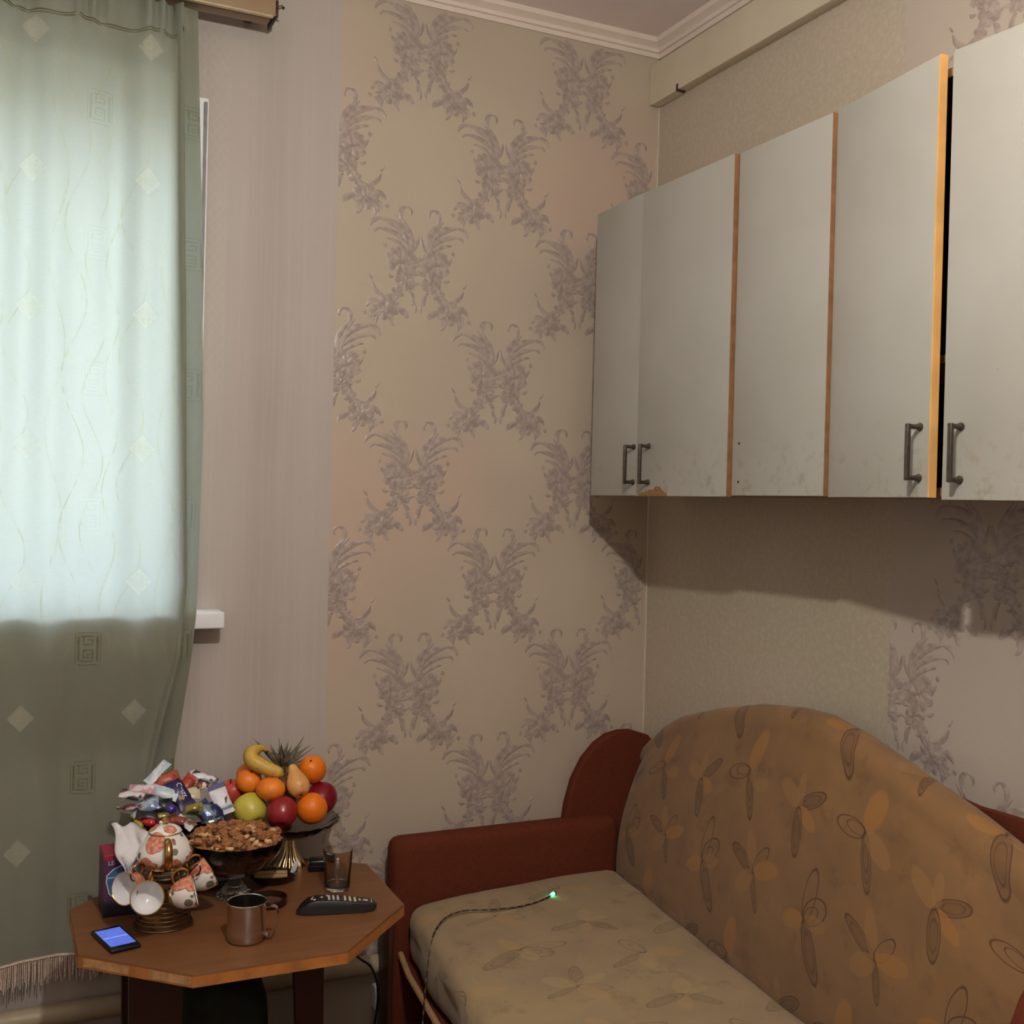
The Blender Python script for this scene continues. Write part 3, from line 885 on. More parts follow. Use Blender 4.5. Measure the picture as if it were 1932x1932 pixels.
# arm and wing at the wall end, and their twins at the near end
def arm_set(off, yaw, hgt=0.0):
    R_ = Matrix.Translation(off) @ Matrix.Rotation(yaw, 4, 'Z')
    b = MB().rbox(-.845, -.150, -.137, -.056, .06, .606, .034, (8, 2, 4))
    at(b.xf(R_).obj('arm', M['velour']), sofa)
    b = MB().rbox(-.853, -.838, -.136, -.058, .03, .42, .004)
    at(b.xf(R_).obj('arm_front_panel', M['sofa_wood']), sofa)
    out = [(-.318, .45), (-.316, .56), (-.304, .64), (-.284, .71), (-.252, .768), (-.212, .81), (-.172, .833), (-.130, .842), (-.09, .841), (-.04, .825), (-.008, .79), (-.008, .45)]
    out = [(x, z + hgt * (z - .45) / .39) for (x, z) in out]
    b = MB(); n = len(out)
    ys = [(-.098, .985), (-.094, 1.0), (-.062, 1.0), (-.056, .975)]
    cx, cz = -.16, .64
    for (yy, k) in ys:
        for (x, z) in out: b.v.append((cx + (x - cx) * k, yy, cz + (z - cz) * k))
    for r in range(len(ys) - 1):
        for i in range(n):
            j = (i + 1) % n
            b.f.append((r * n + i, r * n + j, (r + 1) * n + j, (r + 1) * n + i))
    b.f.append(tuple(range(n))); b.f.append(tuple((len(ys) - 1) * n + i for i in range(n)))
    w = b.xf(R_).obj('wing', M['velour'], angle=50); at(w, sofa)
arm_set(Vector((0, 0, 0)), 0.0)
arm_set(Vector((-.190, -1.690, 0)), 0.0, .03)
b = MB(); N_ = 40
for i in range(N_ + 1):
    s_ = .9 + (BLEN - .9) * i / N_
    zt = interp(s_, ZT) + .085 * max(0, (s_ - 1.28) / .45) ** 1.2 - .035 * max(0, min(1, (1.4 - s_) / .2)) - .004
    o2 = Vector((-.150, -.085, 0)) + LD * s_
    xb_ = min(o2.x + .082 + .104, -.026)
    for (dx, z_) in ((0, .40), (0, zt), (.02, zt), (.02, .40)): b.v.append((xb_ + dx, o2.y, z_))
for i in range(N_):
    for k in range(4): b.f.append((i * 4 + k, i * 4 + (k + 1) % 4, i * 4 + 4 + (k + 1) % 4, i * 4 + 4 + k))
b.f.append((0, 1, 2, 3)); b.f.append((N_ * 4 + 3, N_ * 4 + 2, N_ * 4 + 1, N_ * 4))
at(b.obj('back_frame', M['velour']), sofa)

# ------------------------------------------------------------------ charging cable on the seat
g = NT('braided_sleeve')
u, v, _ = g.sep(g.uv())
st = g.math('GREATER_THAN', g.math('WRAP', g.math('ADD', u, g.math('MULTIPLY', g.noise(g.uv(), 40, 2), .01)), .012, -.012), .004)
M['braid'] = g.done(g.pbsdf(g.mix(st, srgb(28, 20, 18), srgb(112, 76, 56)), .6))
usb = thing('charging_cable', 'black braided charging cable with a glowing green plug lying on the sofa seat', 'cable', (-.46, -.28, .46))
pth = smooth_path([(-.452, -.283, .4615), (-.50, -.301, .4575), (-.56, -.312, .4565), (-.63, -.303, .4545), (-.70, -.277, .452), (-.75, -.288, .448), (-.786, -.318, .443), (-.818, -.355, .425), (-.846, -.395, .36), (-.862, -.42, .28), (-.880, -.45, .15), (-.885, -.46, .02)], 7)
b = MB().tube(pth, .0021, 7)
L_ = [0]
for p, q in zip(pth, pth[1:]): L_.append(L_[-1] + (q - p).length)
at(b.obj('cord', M['braid'], uvfn=lambda p, i: (L_[min(i // 7, len(L_) - 1)], 0)), usb)
g = NT('green_led')
M['led'] = g.done(g.pbsdf(srgb(120, 255, 200), .4, emit=(0.08, 1.0, .45, 1), estr=7.0))
at(MB().tube([(-.453, -.2835, .4620), (-.447, -.279, .4625), (-.440, -.2745, .463)], lambda t: (.003, .0048, .0045)[int(round(t * 2))], 10).obj('light_ring', M['led']), usb)
at(MB().tube([(-.440, -.2745, .463), (-.434, -.2705, .4635)], .0046, 8).obj('plug', M['black_rubber']), usb)

# ------------------------------------------------------------------ octagonal table
TZ = .58
OCT = [(-1.650, -.274), (-1.650, -.535), (-1.456, -.717), (-1.147, -.717), (-.950, -.508), (-.942, -.205), (-1.14, -.062), (-1.45, -.062)]
g = NT('table_veneer')
o_ = g.ob()
gr = g.noise(g.mapping(o_, scale=(3, 30, 30)), 1.6, 4, .6, dist=.4)
c = g.mix(g.ramp(gr, .3, .72), srgb(122, 79, 47), srgb(106, 67, 39))
M['veneer'] = g.done(g.pbsdf(c, .42, spec=.4, normal=g.bump(g.noise(o_, 200, 2), .05, .0005)))
M['table_edge'] = simple('table_edge_band', srgb(168, 106, 52), .5, var=.2, nscale=30)
table = thing('octagonal_table', 'low octagonal wooden table under the fruit, candy and tea set', 'table', (-1.3, -.4, 0))
def shrink(poly, k):
    cx = sum(p[0] for p in poly) / len(poly); cy = sum(p[1] for p in poly) / len(poly)
    return [(cx + (x - cx) * k, cy + (y - cy) * k) for (x, y) in poly]
b = MB(); P1, P2 = shrink(OCT, .997), OCT
n = 8
for (pl, z) in ((P2, TZ - .004), (P1, TZ)):
    for (x, y) in pl: b.v.append((x, y, z))
b.f.append(tuple(range(8, 16)))
for i in range(8):
    j = (i + 1) % 8; b.f.append((i, j, 8 + j, 8 + i))
b.f.append(tuple(reversed(range(8))))
at(b.obj('table_top', M['veneer'], smooth=False), table)
at(MB().prism(shrink(OCT, .999), TZ - .026, TZ - .0041, 2).obj('edge_band', M['table_edge'], smooth=False), table)
M['bare'] = simple('worn_edge_chipboard', srgb(176, 134, 88), .8, var=.3, nscale=60)
for (A_, B_, f0, f1) in ((1, 2, .05, .45), (1, 2, .62, .98), (0, 1, .25, .55)):
    a0 = Vector(OCT[A_]).lerp(Vector(OCT[B_]), f0); a1 = Vector(OCT[A_]).lerp(Vector(OCT[B_]), f1)
    d = (a1 - a0).normalized(); nrm = Vector((d.y, -d.x))
    if nrm.dot(a0 - Vector((-1.3, -.4))) < 0: nrm = -nrm
    pr = [(a0 + nrm * .0006), (a1 + nrm * .0006), (a1 - nrm * .003), (a0 - nrm * .003)]
    at(MB().prism([tuple(q) for q in pr], TZ - .022, TZ - .006, 2).obj('worn_edge', M['bare'], smooth=False), table)
for (xa, xb, y0, dxb) in ((-1.545, -1.43, -.47, .0), (-1.205, -1.135, -.50, .02), (-1.10, -1.045, -.20, .0), (-1.53, -1.43, -.19, 0)):
    b = MB().prism([(xa, TZ - .026), (xb, TZ - .026), (xb - .012 + dxb, 0.0), (xa + .012 + dxb, 0.0)], y0, y0 + .022, 1)
    at(b.obj('leg', M['sofa_wood'], smooth=False), table)
at(MB().box(-1.52, -1.06, -.475, -.19, TZ - .075, TZ - .0265).obj('apron', M['sofa_wood'], smooth=False), table)
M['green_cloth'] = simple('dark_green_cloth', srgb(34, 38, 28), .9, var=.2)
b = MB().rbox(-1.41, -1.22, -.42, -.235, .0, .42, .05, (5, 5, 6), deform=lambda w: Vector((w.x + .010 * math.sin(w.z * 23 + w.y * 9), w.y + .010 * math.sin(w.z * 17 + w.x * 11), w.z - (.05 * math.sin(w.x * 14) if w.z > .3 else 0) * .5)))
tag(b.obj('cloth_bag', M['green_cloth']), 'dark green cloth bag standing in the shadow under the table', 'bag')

# ------------------------------------------------------------------ tableware materials
M['clear_glass'] = glass('clear_glass')
M['smoke_glass'] = glass('cut_glass', (.86, .82, .78, 1), .04)
M['gold'] = simple('gilt_metal', srgb(190, 150, 84), .22, 1.0, var=.1)
M['silver'] = simple('polished_steel', srgb(205, 200, 196), .16, 1.0, var=.03)
M['wire'] = simple('bronze_wire', srgb(122, 100, 72), .28, 1.0, var=.1)
g = NT('flowered_porcelain')
o_ = g.ob()
wv = g.vmath('SCALE', g.noise(o_, 90, 2, col=True)); wv.node.inputs['Scale'].default_value = .006
ow = g.vmath('ADD', o_, wv)
fl = g.voro(ow, 21, rnd=.75); lf = g.voro(g.mapping(ow, loc=(.3, .2, .1)), 34, rnd=.9)
inner = g.noise(o_, 130, 3)
c = g.mix(g.ramp(lf, .30, .27), srgb(232, 226, 220), srgb(112, 116, 100))
rose = g.mix(g.ramp(inner, .35, .65), srgb(188, 100, 76), srgb(222, 158, 132))
c = g.mix(g.ramp(fl, .50, .48), c, srgb(110, 64, 40))
c = g.mix(g.ramp(fl, .48, .46), c, rose)
M['porcelain'] = g.done(g.pbsdf(c, .12, spec=.6, coat=.4))
M['white_china'] = simple('white_china', srgb(226, 224, 226), .15, var=.02)

# ------------------------------------------------------------------ tea set
SX, SY = -1.471, -.428
stand = thing('cup_stand', 'bronze wire stand carrying the flowered teapot and hanging cups', 'stand', (SX, SY, TZ))
def circ(r, z, n=40, cx=0, cy=0): return [(cx + r * math.cos(2 * PI * k / n), cy + r * math.sin(2 * PI * k / n), z) for k in range(n)]
for i in range(6):
    MB().tube(circ(.056 if i else .060, .003 + i * .0095), .0013 if i else .002, 6, closed=True).obj('ring', M['wire'], stand)
MB().tube(circ(.056, .112), .0016, 6, closed=True).obj('ring', M['wire'], stand)
MB().tube(circ(.056, .121), .0016, 6, closed=True).obj('ring', M['wire'], stand)
for k in range(8):
    a = 2 * PI * (k + .3) / 8
    x, y = .056 * math.cos(a), .056 * math.sin(a)
    MB().tube([(x, y, .001), (x, y, .121)], .0011, 6).obj('upright', M['wire'], stand)
for k, a in enumerate((3.55, 4.15, 4.95, 5.75, .6, 1.9)):
    d = Vector((math.cos(a), math.sin(a), 0))
    pts = [d * .056 + Vector((0, 0, .112)), d * .066 + Vector((0, 0, .124)), d * .074 + Vector((0, 0, .131)), d * .080 + Vector((0, 0, .124)), d * .077 + Vector((0, 0, .112)), d * .070 + Vector((0, 0, .108))]
    MB().tube(smooth_path(pts, 4), .0017, 6).obj('hook', M['wire'], stand)
pot = thing('teapot', 'flowered white teapot with gilt handle sitting on the wire stand', 'teapot', (SX, SY, TZ + .1222))
prof = [(0, 0), (.030, 0), (.034, .003), (.049, .011), (.0568, .022), (.0578, .033), (.0535, .046), (.0440, .060), (.0365, .070), (.0325, .076), (.030, .076), (.0, .074)]
MB().lathe(prof, 40).obj('body', M['porcelain'], pot, angle=60)
lid = MB().lathe([(0, .076), (.0335, .076), (.0345, .078), (.031, .083), (.021, .089), (.008, .092), (0, .092)], 36).obj('lid', M['porcelain'], pot, angle=60)
MB().lathe([(0, .091), (.005, .091), (.004, .095), (.0075, .098), (.0085, .101), (.005, .105), (.0, .1065)], 16).obj('knob', M['gold'], lid)
MB().tube(circ(.0340, .0765), .0014, 6, closed=True).obj('gilt_rim', M['gold'], pot)
MB().tube(circ(.0375, .003), .0040, 6, closed=True).obj('gilt_foot', M['gold'], pot)
ca = math.atan2(CAMPOS.y - SY, CAMPOS.x - SX)
d = Vector((math.cos(ca + .10), math.sin(ca + .10), 0))
hp = [d * .040 + Vector((0, 0, .066)), d * .060 + Vector((0, 0, .069)), d * .076 + Vector((0, 0, .055)), d * .076 + Vector((0, 0, .035)), d * .066 + Vector((0, 0, .018)), d * .054 + Vector((0, 0, .012))]
MB().tube(smooth_path(hp, 5), lambda t: .0072 + .0018 * math.sin(PI * t), 12).obj('handle', M['gold'], pot)
e = -d
sp_ = [e * .048 + Vector((0, 0, .030)), e * .066 + Vector((0, 0, .042)), e * .076 + Vector((0, 0, .062)), e * .086 + Vector((0, 0, .074))]
MB().tube(smooth_path(sp_, 5), lambda t: .011 - .006 * t, 12, cap=False).obj('spout', M['porcelain'], pot)
# cups: axis along +z of the cup, foot at z=0
CS = 1.2
cup_prof = [(0, .0), (.013, 0), (.0135, .004), (.020, .010), (.0255, .020), (.0275, .034), (.0285, .044), (.0272, .044), (.026, .034), (.024, .021), (.018, .012), (0, .0085)]
def cup(center, axis, handle_dir, label):
    axis = Vector(axis).normalized(); hd = Vector(handle_dir); hd = (hd - axis * hd.dot(axis)).normalized()
    o = thing('tea_cup', label, 'cup', (0, 0, 0), 'cups hanging from the wire stand')
    yv = axis.cross(hd)
    mm = Matrix((hd, yv, axis)).transposed().to_4x4()
    mm.translation = Vector(center) - axis * .022 * CS
    o.matrix_world = mm @ Matrix.Scale(CS, 4)
    n_out = 7
    MB().lathe(cup_prof[:n_out], 36).obj('outside', M['porcelain'], o, angle=60)
    MB().lathe(cup_prof[n_out - 1:], 36).obj('inside', M['white_china'], o, angle=60)
    MB().tube(circ(.0145, .003, 28), .0024, 6, closed=True).obj('gilt_foot', M['gold'], o)
    MB().tube(circ(.0279, .0443, 36), .0009, 6, closed=True).obj('gilt_rim', M['gold'], o)
    MB().tube(smooth_path([(.0265, 0, .036), (.036, 0, .039), (.043, 0, .031), (.041, 0, .019), (.034, 0, .012), (.022, 0, .0125)], 5), .0022, 8).obj('handle', M['gold'], o)
tocam = (CAMPOS - Vector((SX, SY, .67))).normalized()
cup((-1.513, -.514, .671), tocam * .9 + Vector((-.12, 0, -.05)), (.1, .1, 1), 'empty cup hanging mouth forward at the front of the stand')
cup((-1.538, -.458, .677), tocam * .75 + Vector((-.55, .1, -.1)), (.3, -.1, 1), 'empty cup hanging mouth forward, half hidden behind the front cup')
cup((-1.445, -.502, .664), (.95, -.15, .22), (-.25, .1, 1), 'flowered cup hanging sideways at the right front of the stand')
cup((-1.396, -.425, .668), (.75, .05, .38), (-.5, 0, 1), 'flowered cup hanging at the far right of the stand beside the nut bowl')

# ------------------------------------------------------------------ box, napkin, phone
g = NT('purple_box_print')
x, y, z = g.sep(g.ob())
c = g.mix(g.ramp(g.noise(g.ob(), 25, 3), .35, .7), srgb(92, 52, 84), srgb(62, 38, 74))
c = g.mix(g.ramp(z, .040, .028), c, srgb(30, 26, 40))
c = g.mix(g.ramp(z, .121, .127), c, srgb(150, 40, 66))
M['purple_box'] = g.done(g.pbsdf(c, .45))
M['print_blue'] = simple('print_blue', srgb(58, 104, 150), .4, var=.15, nscale=60)
M['print_white'] = simple('print_white', srgb(222, 222, 226), .5, var=.02)
box = thing('cardboard_box', 'purple cardboard box with a blue shield beside the curtain', 'box', (-1.587, -.352, TZ))
box.rotation_euler = (0, 0, .02)
MB().rbox(0, .082, 0, .085, 0, .136, .0015).obj('carton', M['purple_box'], box, smooth=False)
sh = [(.012, .052), (.010, .062), (.006, .078), (.007, .092), (.020, .104), (.040, .112), (.040, .05), (.020, .046)]
MB().prism(sh, -.0006, -.0002, 1).obj('shield', M['print_blue'], box, smooth=False)
ol = [(.018, .0455), (.012, .052), (.006, .078), (.007, .092), (.020, .104), (.040, .1125)]
MB().tube([(a, -.0006, z_) for (a, z_) in ol], .0012, 5).obj('shield_outline', M['print_white'], box)
MB().box(.007, .04, -.001, -.0004, .0855, .0872).obj('shield_outline', M['print_white'], box, smooth=False)
tm = text_mesh('LБ', .013)
t_ = link('lettering', tm, M['print_white'], box); t_.location = (.016, -.0006, .118); t_.rotation_euler = (PI / 2, 0, 0)
# napkin: creased sheet rising behind the box
M['paper'] = simple('white_tissue', srgb(216, 212, 214), .8, var=.03, nscale=60)
nb = MB()
def nap(a, t):
    TL, TR, BLn, BRn = Vector((-1.572, 0, .770)), Vector((-1.478, 0, .738)), Vector((-1.548, 0, .672)), Vector((-1.512, 0, .650))
    p = BLn.lerp(BRn, a).lerp(TL.lerp(TR, a), t)
    y = -.382 + .085 * max(0, (t - .48) / .52) ** 1.3
    y += .010 * math.sin(a * 6.5 + t * 3) * (.3 + t) - .006 * abs(math.sin(a * 9 - t * 5))
    return (p.x + .006 * math.sin(t * 9 + a * 4), y, p.z + .012 * math.sin(a * PI) * t + .004 * math.sin(a * 13))
nb.grid(26, 22, nap)
nap_o = nb.obj('paper_napkin', M['paper'], angle=180)
sm = nap_o.modifiers.new('thickness', 'SOLIDIFY'); sm.thickness = .0008
tag(nap_o, 'crumpled white paper napkin sticking up between the purple box and teapot', 'napkin')
# phone
PC = [Vector((-1.619, -.442)), Vector((-1.562, -.421)), Vector((-1.529, -.544)), Vector((-1.589, -.568))]
pc = (PC[0] + PC[1] + PC[2] + PC[3]) / 4
ang = math.atan2(PC[3].y - PC[0].y, PC[3].x - PC[0].x) + PI / 2
M['phone_body'] = simple('phone_black', srgb(16, 16, 20), .25, var=.1)
g = NT('phone_screen')
x, y, z = g.sep(g.ob())
n_ = g.noise(g.ob(), 60, 2)
bar = g.math('LESS_THAN', g.math('ABSOLUTE', g.math('ADD', y, -.001)), .0013)
wash = g.ramp(n_, .3, .7, .75, 1.0)
colr = g.mix(bar, g.mix(wash, srgb(58, 84, 200), srgb(104, 128, 236)), srgb(205, 215, 255))
M['screen'] = g.done(g.pbsdf((.01, .01, .02, 1), .15, emit=colr, estr=.85))
phone = thing('mobile_phone', 'black phone with a lit blue screen lying on the table edge', 'phone', (pc.x, pc.y, TZ))
phone.rotation_euler = (0, 0, ang)
MB().rbox(-.031, .031, -.063, .063, .0005, .009, .004, (2, 2, 1)).obj('case', M['phone_body'], phone)
MB().box(-.0255, .0255, -.046, .050, .009, .0093).obj('screen', M['screen'], phone, smooth=False)

# ------------------------------------------------------------------ steel mug
mug = thing('steel_mug', 'polished steel mug with a strap handle at the table front', 'mug', (-1.326, -.582, TZ))
mp = [(0, .001), (.036, .001), (.0385, .003), (.0395, .02), (.0395, .078), (.0412, .0805), (.0405, .082), (.0385, .081), (.0383, .02), (.037, .005), (0, .004)]
MB().lathe(mp, 48).obj('body', M['silver'], mug, angle=50)
hd = Vector((rt0.x, rt0.y, 0)).normalized()
pts = smooth_path([hd * .0385 + Vector((0, 0, .069)), hd * .055 + Vector((0, 0, .072)), hd * .064 + Vector((0, 0, .064)), hd * .061 + Vector((0, 0, .035)), hd * .050 + Vector((0, 0, .012)), hd * .0385 + Vector((0, 0, .014))], 6)
b = MB(); sd = Vector((-hd.y, hd.x, 0)); o0 = 0
for i, p in enumerate(pts):
    tt = (pts[min(i + 1, len(pts) - 1)] - pts[max(i - 1, 0)]).normalized(); nn_ = tt.cross(sd).normalized()
    for (a, c_) in ((-1, -1), (1, -1), (1, 1), (-1, 1)): b.v.append(tuple(p + sd * a * .006 + nn_ * c_ * .0010))
for i in range(len(pts) - 1):
    for k in range(4): b.f.append((i * 4 + k, i * 4 + (k + 1) % 4, i * 4 + 4 + (k + 1) % 4, i * 4 + 4 + k))
b.f.append((3, 2, 1, 0)); q = (len(pts) - 1) * 4; b.f.append((q, q + 1, q + 2, q + 3))
b.obj('handle', M['silver'], mug)

# ------------------------------------------------------------------ dark dish behind the mug
M['dark_plastic'] = simple('dark_brown_plastic', srgb(42, 26, 20), .2, var=.1)
dish = thing('jar_lid', 'round dark brown jar lid lying behind the steel mug', 'lid', (-1.236, -.398, TZ))
MB().lathe([(0, .004), (.034, .004), (.0375, .006), (.0385, .018), (.040, .0185), (.0412, .016), (.0405, .002), (.038, .0), (0, 0)], 40).obj('rim', M['dark_plastic'], dish, angle=50)
MB().lathe([(0, .0045), (.033, .0045), (.033, .0062), (0, .0062)], 32).obj('liner', simple('brown_liner', srgb(92, 58, 40), .5), dish)

# ------------------------------------------------------------------ remote control
M['remote_black'] = simple('remote_black', srgb(22, 21, 22), .3, var=.1)
M['remote_grey'] = simple('remote_grey_side', srgb(38, 37, 38), .45, var=.06)
M['btn_pale'] = simple('button_pale', srgb(196, 190, 150), .5)
M['btn_white'] = simple('button_white', srgb(210, 205, 205), .5)
M['btn_red'] = simple('button_red', srgb(190, 100, 80), .5)
ra, rb_ = Vector((-1.192, -.474, TZ)), Vector((-1.020, -.516, TZ))
rem = thing('remote_control', 'black curved remote control with pale buttons at the table right', 'remote', (ra.x, ra.y, TZ))
rem.rotation_euler = (0, 0, math.atan2(rb_.y - ra.y, rb_.x - ra.x))
RL = (rb_ - ra).length
def rem_top(q): return interp(q, [(0, .004), (.06, .016), (.14, .027), (.25, .0315), (.5, .0300), (.8, .022), (.95, .0185), (1, .015)])
def rem_half(q): return interp(q, [(0, .010), (.05, .017), (.15, .0215), (.5, .022), (.85, .0195), (.96, .014), (1, .007)])
def rem_bot(q): return interp(q, [(0, .0008), (.2, .0022), (.8, .0010), (.95, .003), (1, .008)])
b = MB(); N1 = 36
sec = [(-1, 0.0), (-.85, -.0), (.85, -.0), (1, 0.0), (1, .55), (.97, .92), (.88, 1), (-.88, 1), (-.97, .92), (-1, .55)]
for i in range(N1 + 1):
    q = i / N1; w_, t_, bo = rem_half(q), rem_top(q), rem_bot(q)
    for (sx_, sz_) in sec: b.v.append((q * RL, sx_ * w_, bo + (t_ - bo) * sz_))
ns = len(sec)
for i in range(N1):
    for k in range(ns):
        k2 = (k + 1) % ns; b.f.append((i * ns + k, i * ns + k2, (i + 1) * ns + k2, (i + 1) * ns + k))
b.f.append(tuple(range(ns))); b.f.append(tuple(N1 * ns + k for k in range(ns)))
b.obj('body', M['remote_grey'], rem, angle=40)
fp = MB()
for i in range(N1 - 1):
    q = .03 + .95 * i / (N1 - 2)
    for s_ in (-.93, .93): fp.v.append((q * RL, s_ * rem_half(q), rem_top(q) + .0006))
for i in range(N1 - 2): fp.f.append((i * 2, i * 2 + 1, i * 2 + 3, i * 2 + 2))
fpo = fp.obj('face_plate', M['remote_black'], rem, angle=180)
def btn(q, s_, lx, ly, mat, name='button'):
    z0 = rem_top(q) + .0006; dz = (rem_top(q + .02) - rem_top(q - .02)) / (.04 * RL)
    bb = MB().rbox(-lx / 2, lx / 2, -ly / 2, ly / 2, -.0004, .0014, .0006)
    o = bb.obj(name, mat, rem); o.location = (q * RL, s_ * rem_half(q), z0); o.rotation_euler = (0, -math.atan(dz), 0)
for (q, s_, m_) in [(.20, .45, 'btn_red'), (.22, -.4, 'btn_white'), (.19, .0, 'btn_white'), (.31, .1, 'btn_white'), (.38, .5, 'btn_white')]:
    btn(q, s_, .005, .004, M[m_])
for i in range(3):
    for j in range(3): btn(.40 + i * .055, -.5 + j * .45, .0050, .0042, M['btn_white'])
for i in range(4):
    if i < 3: btn(.60 + i * .062, .0, .0052, .026, M['btn_pale'])
    else: btn(.60 + i * .062, .1, .005, .010, M['btn_pale'])
btn(.86, .1, .011, .005, M['btn_white']); btn(.935, 0, .0016, .018, M['btn_white'])

# ------------------------------------------------------------------ glass mug
gm = thing('glass_mug', 'empty clear glass mug with a handle standing behind the remote', 'glass', (-1.064, -.356, TZ))
gp = [(0, .0005), (.026, .0005), (.029, .002), (.030, .008), (.0345, .092), (.0348, .094), (.0338, .0945), (.0330, .092), (.0283, .012), (.026, .0085), (0, .0075)]
MB().lathe(gp, 44).obj('tumbler', M['clear_glass'], gm, angle=50)
d = (Vector((CAMPOS.x, CAMPOS.y, 0)) - Vector((-1.064, -.356, 0))).normalized()
pts = smooth_path([d * .0335 + Vector((0, 0, .080)), d * .052 + Vector((0, 0, .083)), d * .062 + Vector((0, 0, .070)), d * .060 + Vector((0, 0, .045)), d * .048 + Vector((0, 0, .030)), d * .0322 + Vector((0, 0, .030))], 5)
MB().tube(pts, .0042, 10).obj('handle', M['clear_glass'], gm)

# ------------------------------------------------------------------ things at the table back
M['black_gloss'] = simple('black_gloss', srgb(20, 19, 19), .22, var=.1)
b = MB().rbox(-.032, .032, -.018, .018, 0, .030, .007, (2, 2, 2))
case = thing('glasses_case', 'small black case behind the glass mug at the wall', 'case', (-1.062, -.212, TZ)); case.rotation_euler = (0, 0, -.25)
b.obj('shell', M['black_gloss'], case)
MB().rbox(-.0325, .0325, -.0185, .0185, .0145, .0155, .0004).obj('seam', M['dark_metal'], case)
tray = thing('oval_bowl', 'small dark oval bowl between the nut bowl and the fruit stand foot', 'bowl', (-1.196, -.262, TZ)); tray.rotation_euler = (0, 0, -.25)
MB().lathe([(0, .002), (.028, .0), (.040, .010), (.050, .022), (.0515, .0235), (.049, .0225), (.038, .011), (.026, .004), (0, .0035)], 36, Matrix.Diagonal((1.15, .72, 1, 1))).obj('shell', M['dark_plastic'], tray, angle=50)
for k, (y_, z_, m_) in enumerate(((-.012, .019, 'paper'), (.004, .022, 'tan_trim'))):
    b = MB().tube([(-.042, y_, z_), (0, y_ - .003, z_ + .002), (.034, y_ + .002, z_)], .0058, 10)
    o = b.obj('wafer_stick', M['tan_trim']); o.location = tray.location; o.rotation_euler = tray.rotation_euler
    tag(o, ['front one of two pale wafer sticks in the dark oval bowl', 'back one of two pale wafer sticks in the dark oval bowl'][k], 'wafer')
b = MB().rbox(-.006, .006, -.0015, .0015, 0, .028, .001)
o = b.obj('sachet', M['paper']); o.location = (-1.148, -.262, TZ + .019); o.rotation_euler = (.1, .35, .1)
tag(o, 'small white paper sachet standing in the dark oval bowl', 'sachet')
b = MB().rbox(-.055, .055, -.035, .035, 0, .012, .004)
wl = thing('wallet', 'dark grey wallet lying behind the foot of the nut bowl', 'wallet', (-1.345, -.222, TZ)); wl.rotation_euler = (0, 0, .2)
b.obj('leather', simple('dark_grey_leather', srgb(50, 46, 46), .5), wl)
MB().rbox(-.050, .050, -.031, .031, .012, .016, .002).obj('flap', simple('grey_leather', srgb(84, 78, 78), .45), wl)

# ------------------------------------------------------------------ nut bowl
NX, NY = -1.297, -.318
nutb = thing('nut_bowl', 'cut glass pedestal bowl heaped with nuts in the middle of the table', 'bowl', (NX, NY, TZ))
rib = lambda a, r, z: r * (1 + .022 * math.cos(18 * a) * (1 if z < .045 else .35)) + (.003 * math.cos(12 * a) if z > .125 else 0)
MB().lathe([(0, .006), (.025, .004), (.040, .0), (.0425, .002), (.038, .010), (.024, .024), (.014, .036), (.0125, .046), (.018, .050), (0, .050)], 72, mod=rib).obj('foot', M['smoke_glass'], nutb, angle=60)
bowl_prof = [(0, .0505), (.022, .051), (.055, .060), (.082, .078), (.101, .104), (.110, .132), (.1115, .138), (.1085, .137), (.0985, .106), (.0795, .082), (.053, .0645), (.02, .0555), (0, .055)]
MB().lathe(bowl_prof, 72, mod=rib).obj('bowl', M['smoke_glass'], nutb, angle=60)
M['walnut'] = simple('walnut_kernel', srgb(150, 98, 58), .55, var=.45, nscale=110, bump=.6)
M['hazel'] = simple('hazelnut', srgb(104, 70, 50), .5, var=.25, nscale=90)
M['cashew'] = simple('cashew', srgb(208, 170, 124), .5, var=.12, nscale=60)
pile = MB()
def pile_fn(a, t):
    # solid of nuts filling the bowl
    an = a * 2 * PI
    if t < .5:
        q = t / .5; z = .0575 + .074 * q
        r = interp(z, [(.0575, .010), (.066, .052), (.083, .0775), (.107, .0965), (.1315, .1055)])
    else:
        q = (t - .5) / .5; r = .1055 * (1 - q); z = .1315 + .020 * math.sin(q * PI * .5)
        z += .0025 * math.sin(r * 300 + an * 9)
    r *= 1 - .012 * (1 + math.sin(an * 23 + t * 40))
    return (r * math.cos(an), r * math.sin(an), z)
pile.grid(60, 26, pile_fn, closed_u=True)
po = pile.obj('nut_filling', M['walnut']); po.location = (NX, NY, TZ); po['kind'] = 'stuff'
tag(po, 'mass of mixed nuts filling the cut glass pedestal bowl', 'nuts')
def blob(rx, ry, rz, amp, fr, seed, n=10, m_=8):
    rnd = random.Random(seed); ph = [rnd.uniform(0, 6) for _ in range(6)]
    b = MB()
    def fn(a, t):
        th, p = a * 2 * PI, (t - .5) * PI * .998
        d = Vector((math.cos(p) * math.cos(th), math.cos(p) * math.sin(th), math.sin(p)))
        k = 1 + amp * (math.sin(fr * d.x * 3 + ph[0]) * math.sin(fr * d.y * 3 + ph[1]) + .6 * math.sin(fr * d.z * 4 + ph[2] + d.x * 5))
        return (d.x * rx * k, d.y * ry * k, d.z * rz * k)
    return b.grid(n, m_, fn, closed_u=True)
walnut_me = [blob(.015, .0105, .0072, .28, 2.2, s, 14, 10).mesh('walnut_piece', angle=50) for s in range(4)]
hazel_me = blob(.0078, .0078, .0085, .02, 1, 9).mesh('hazelnut')
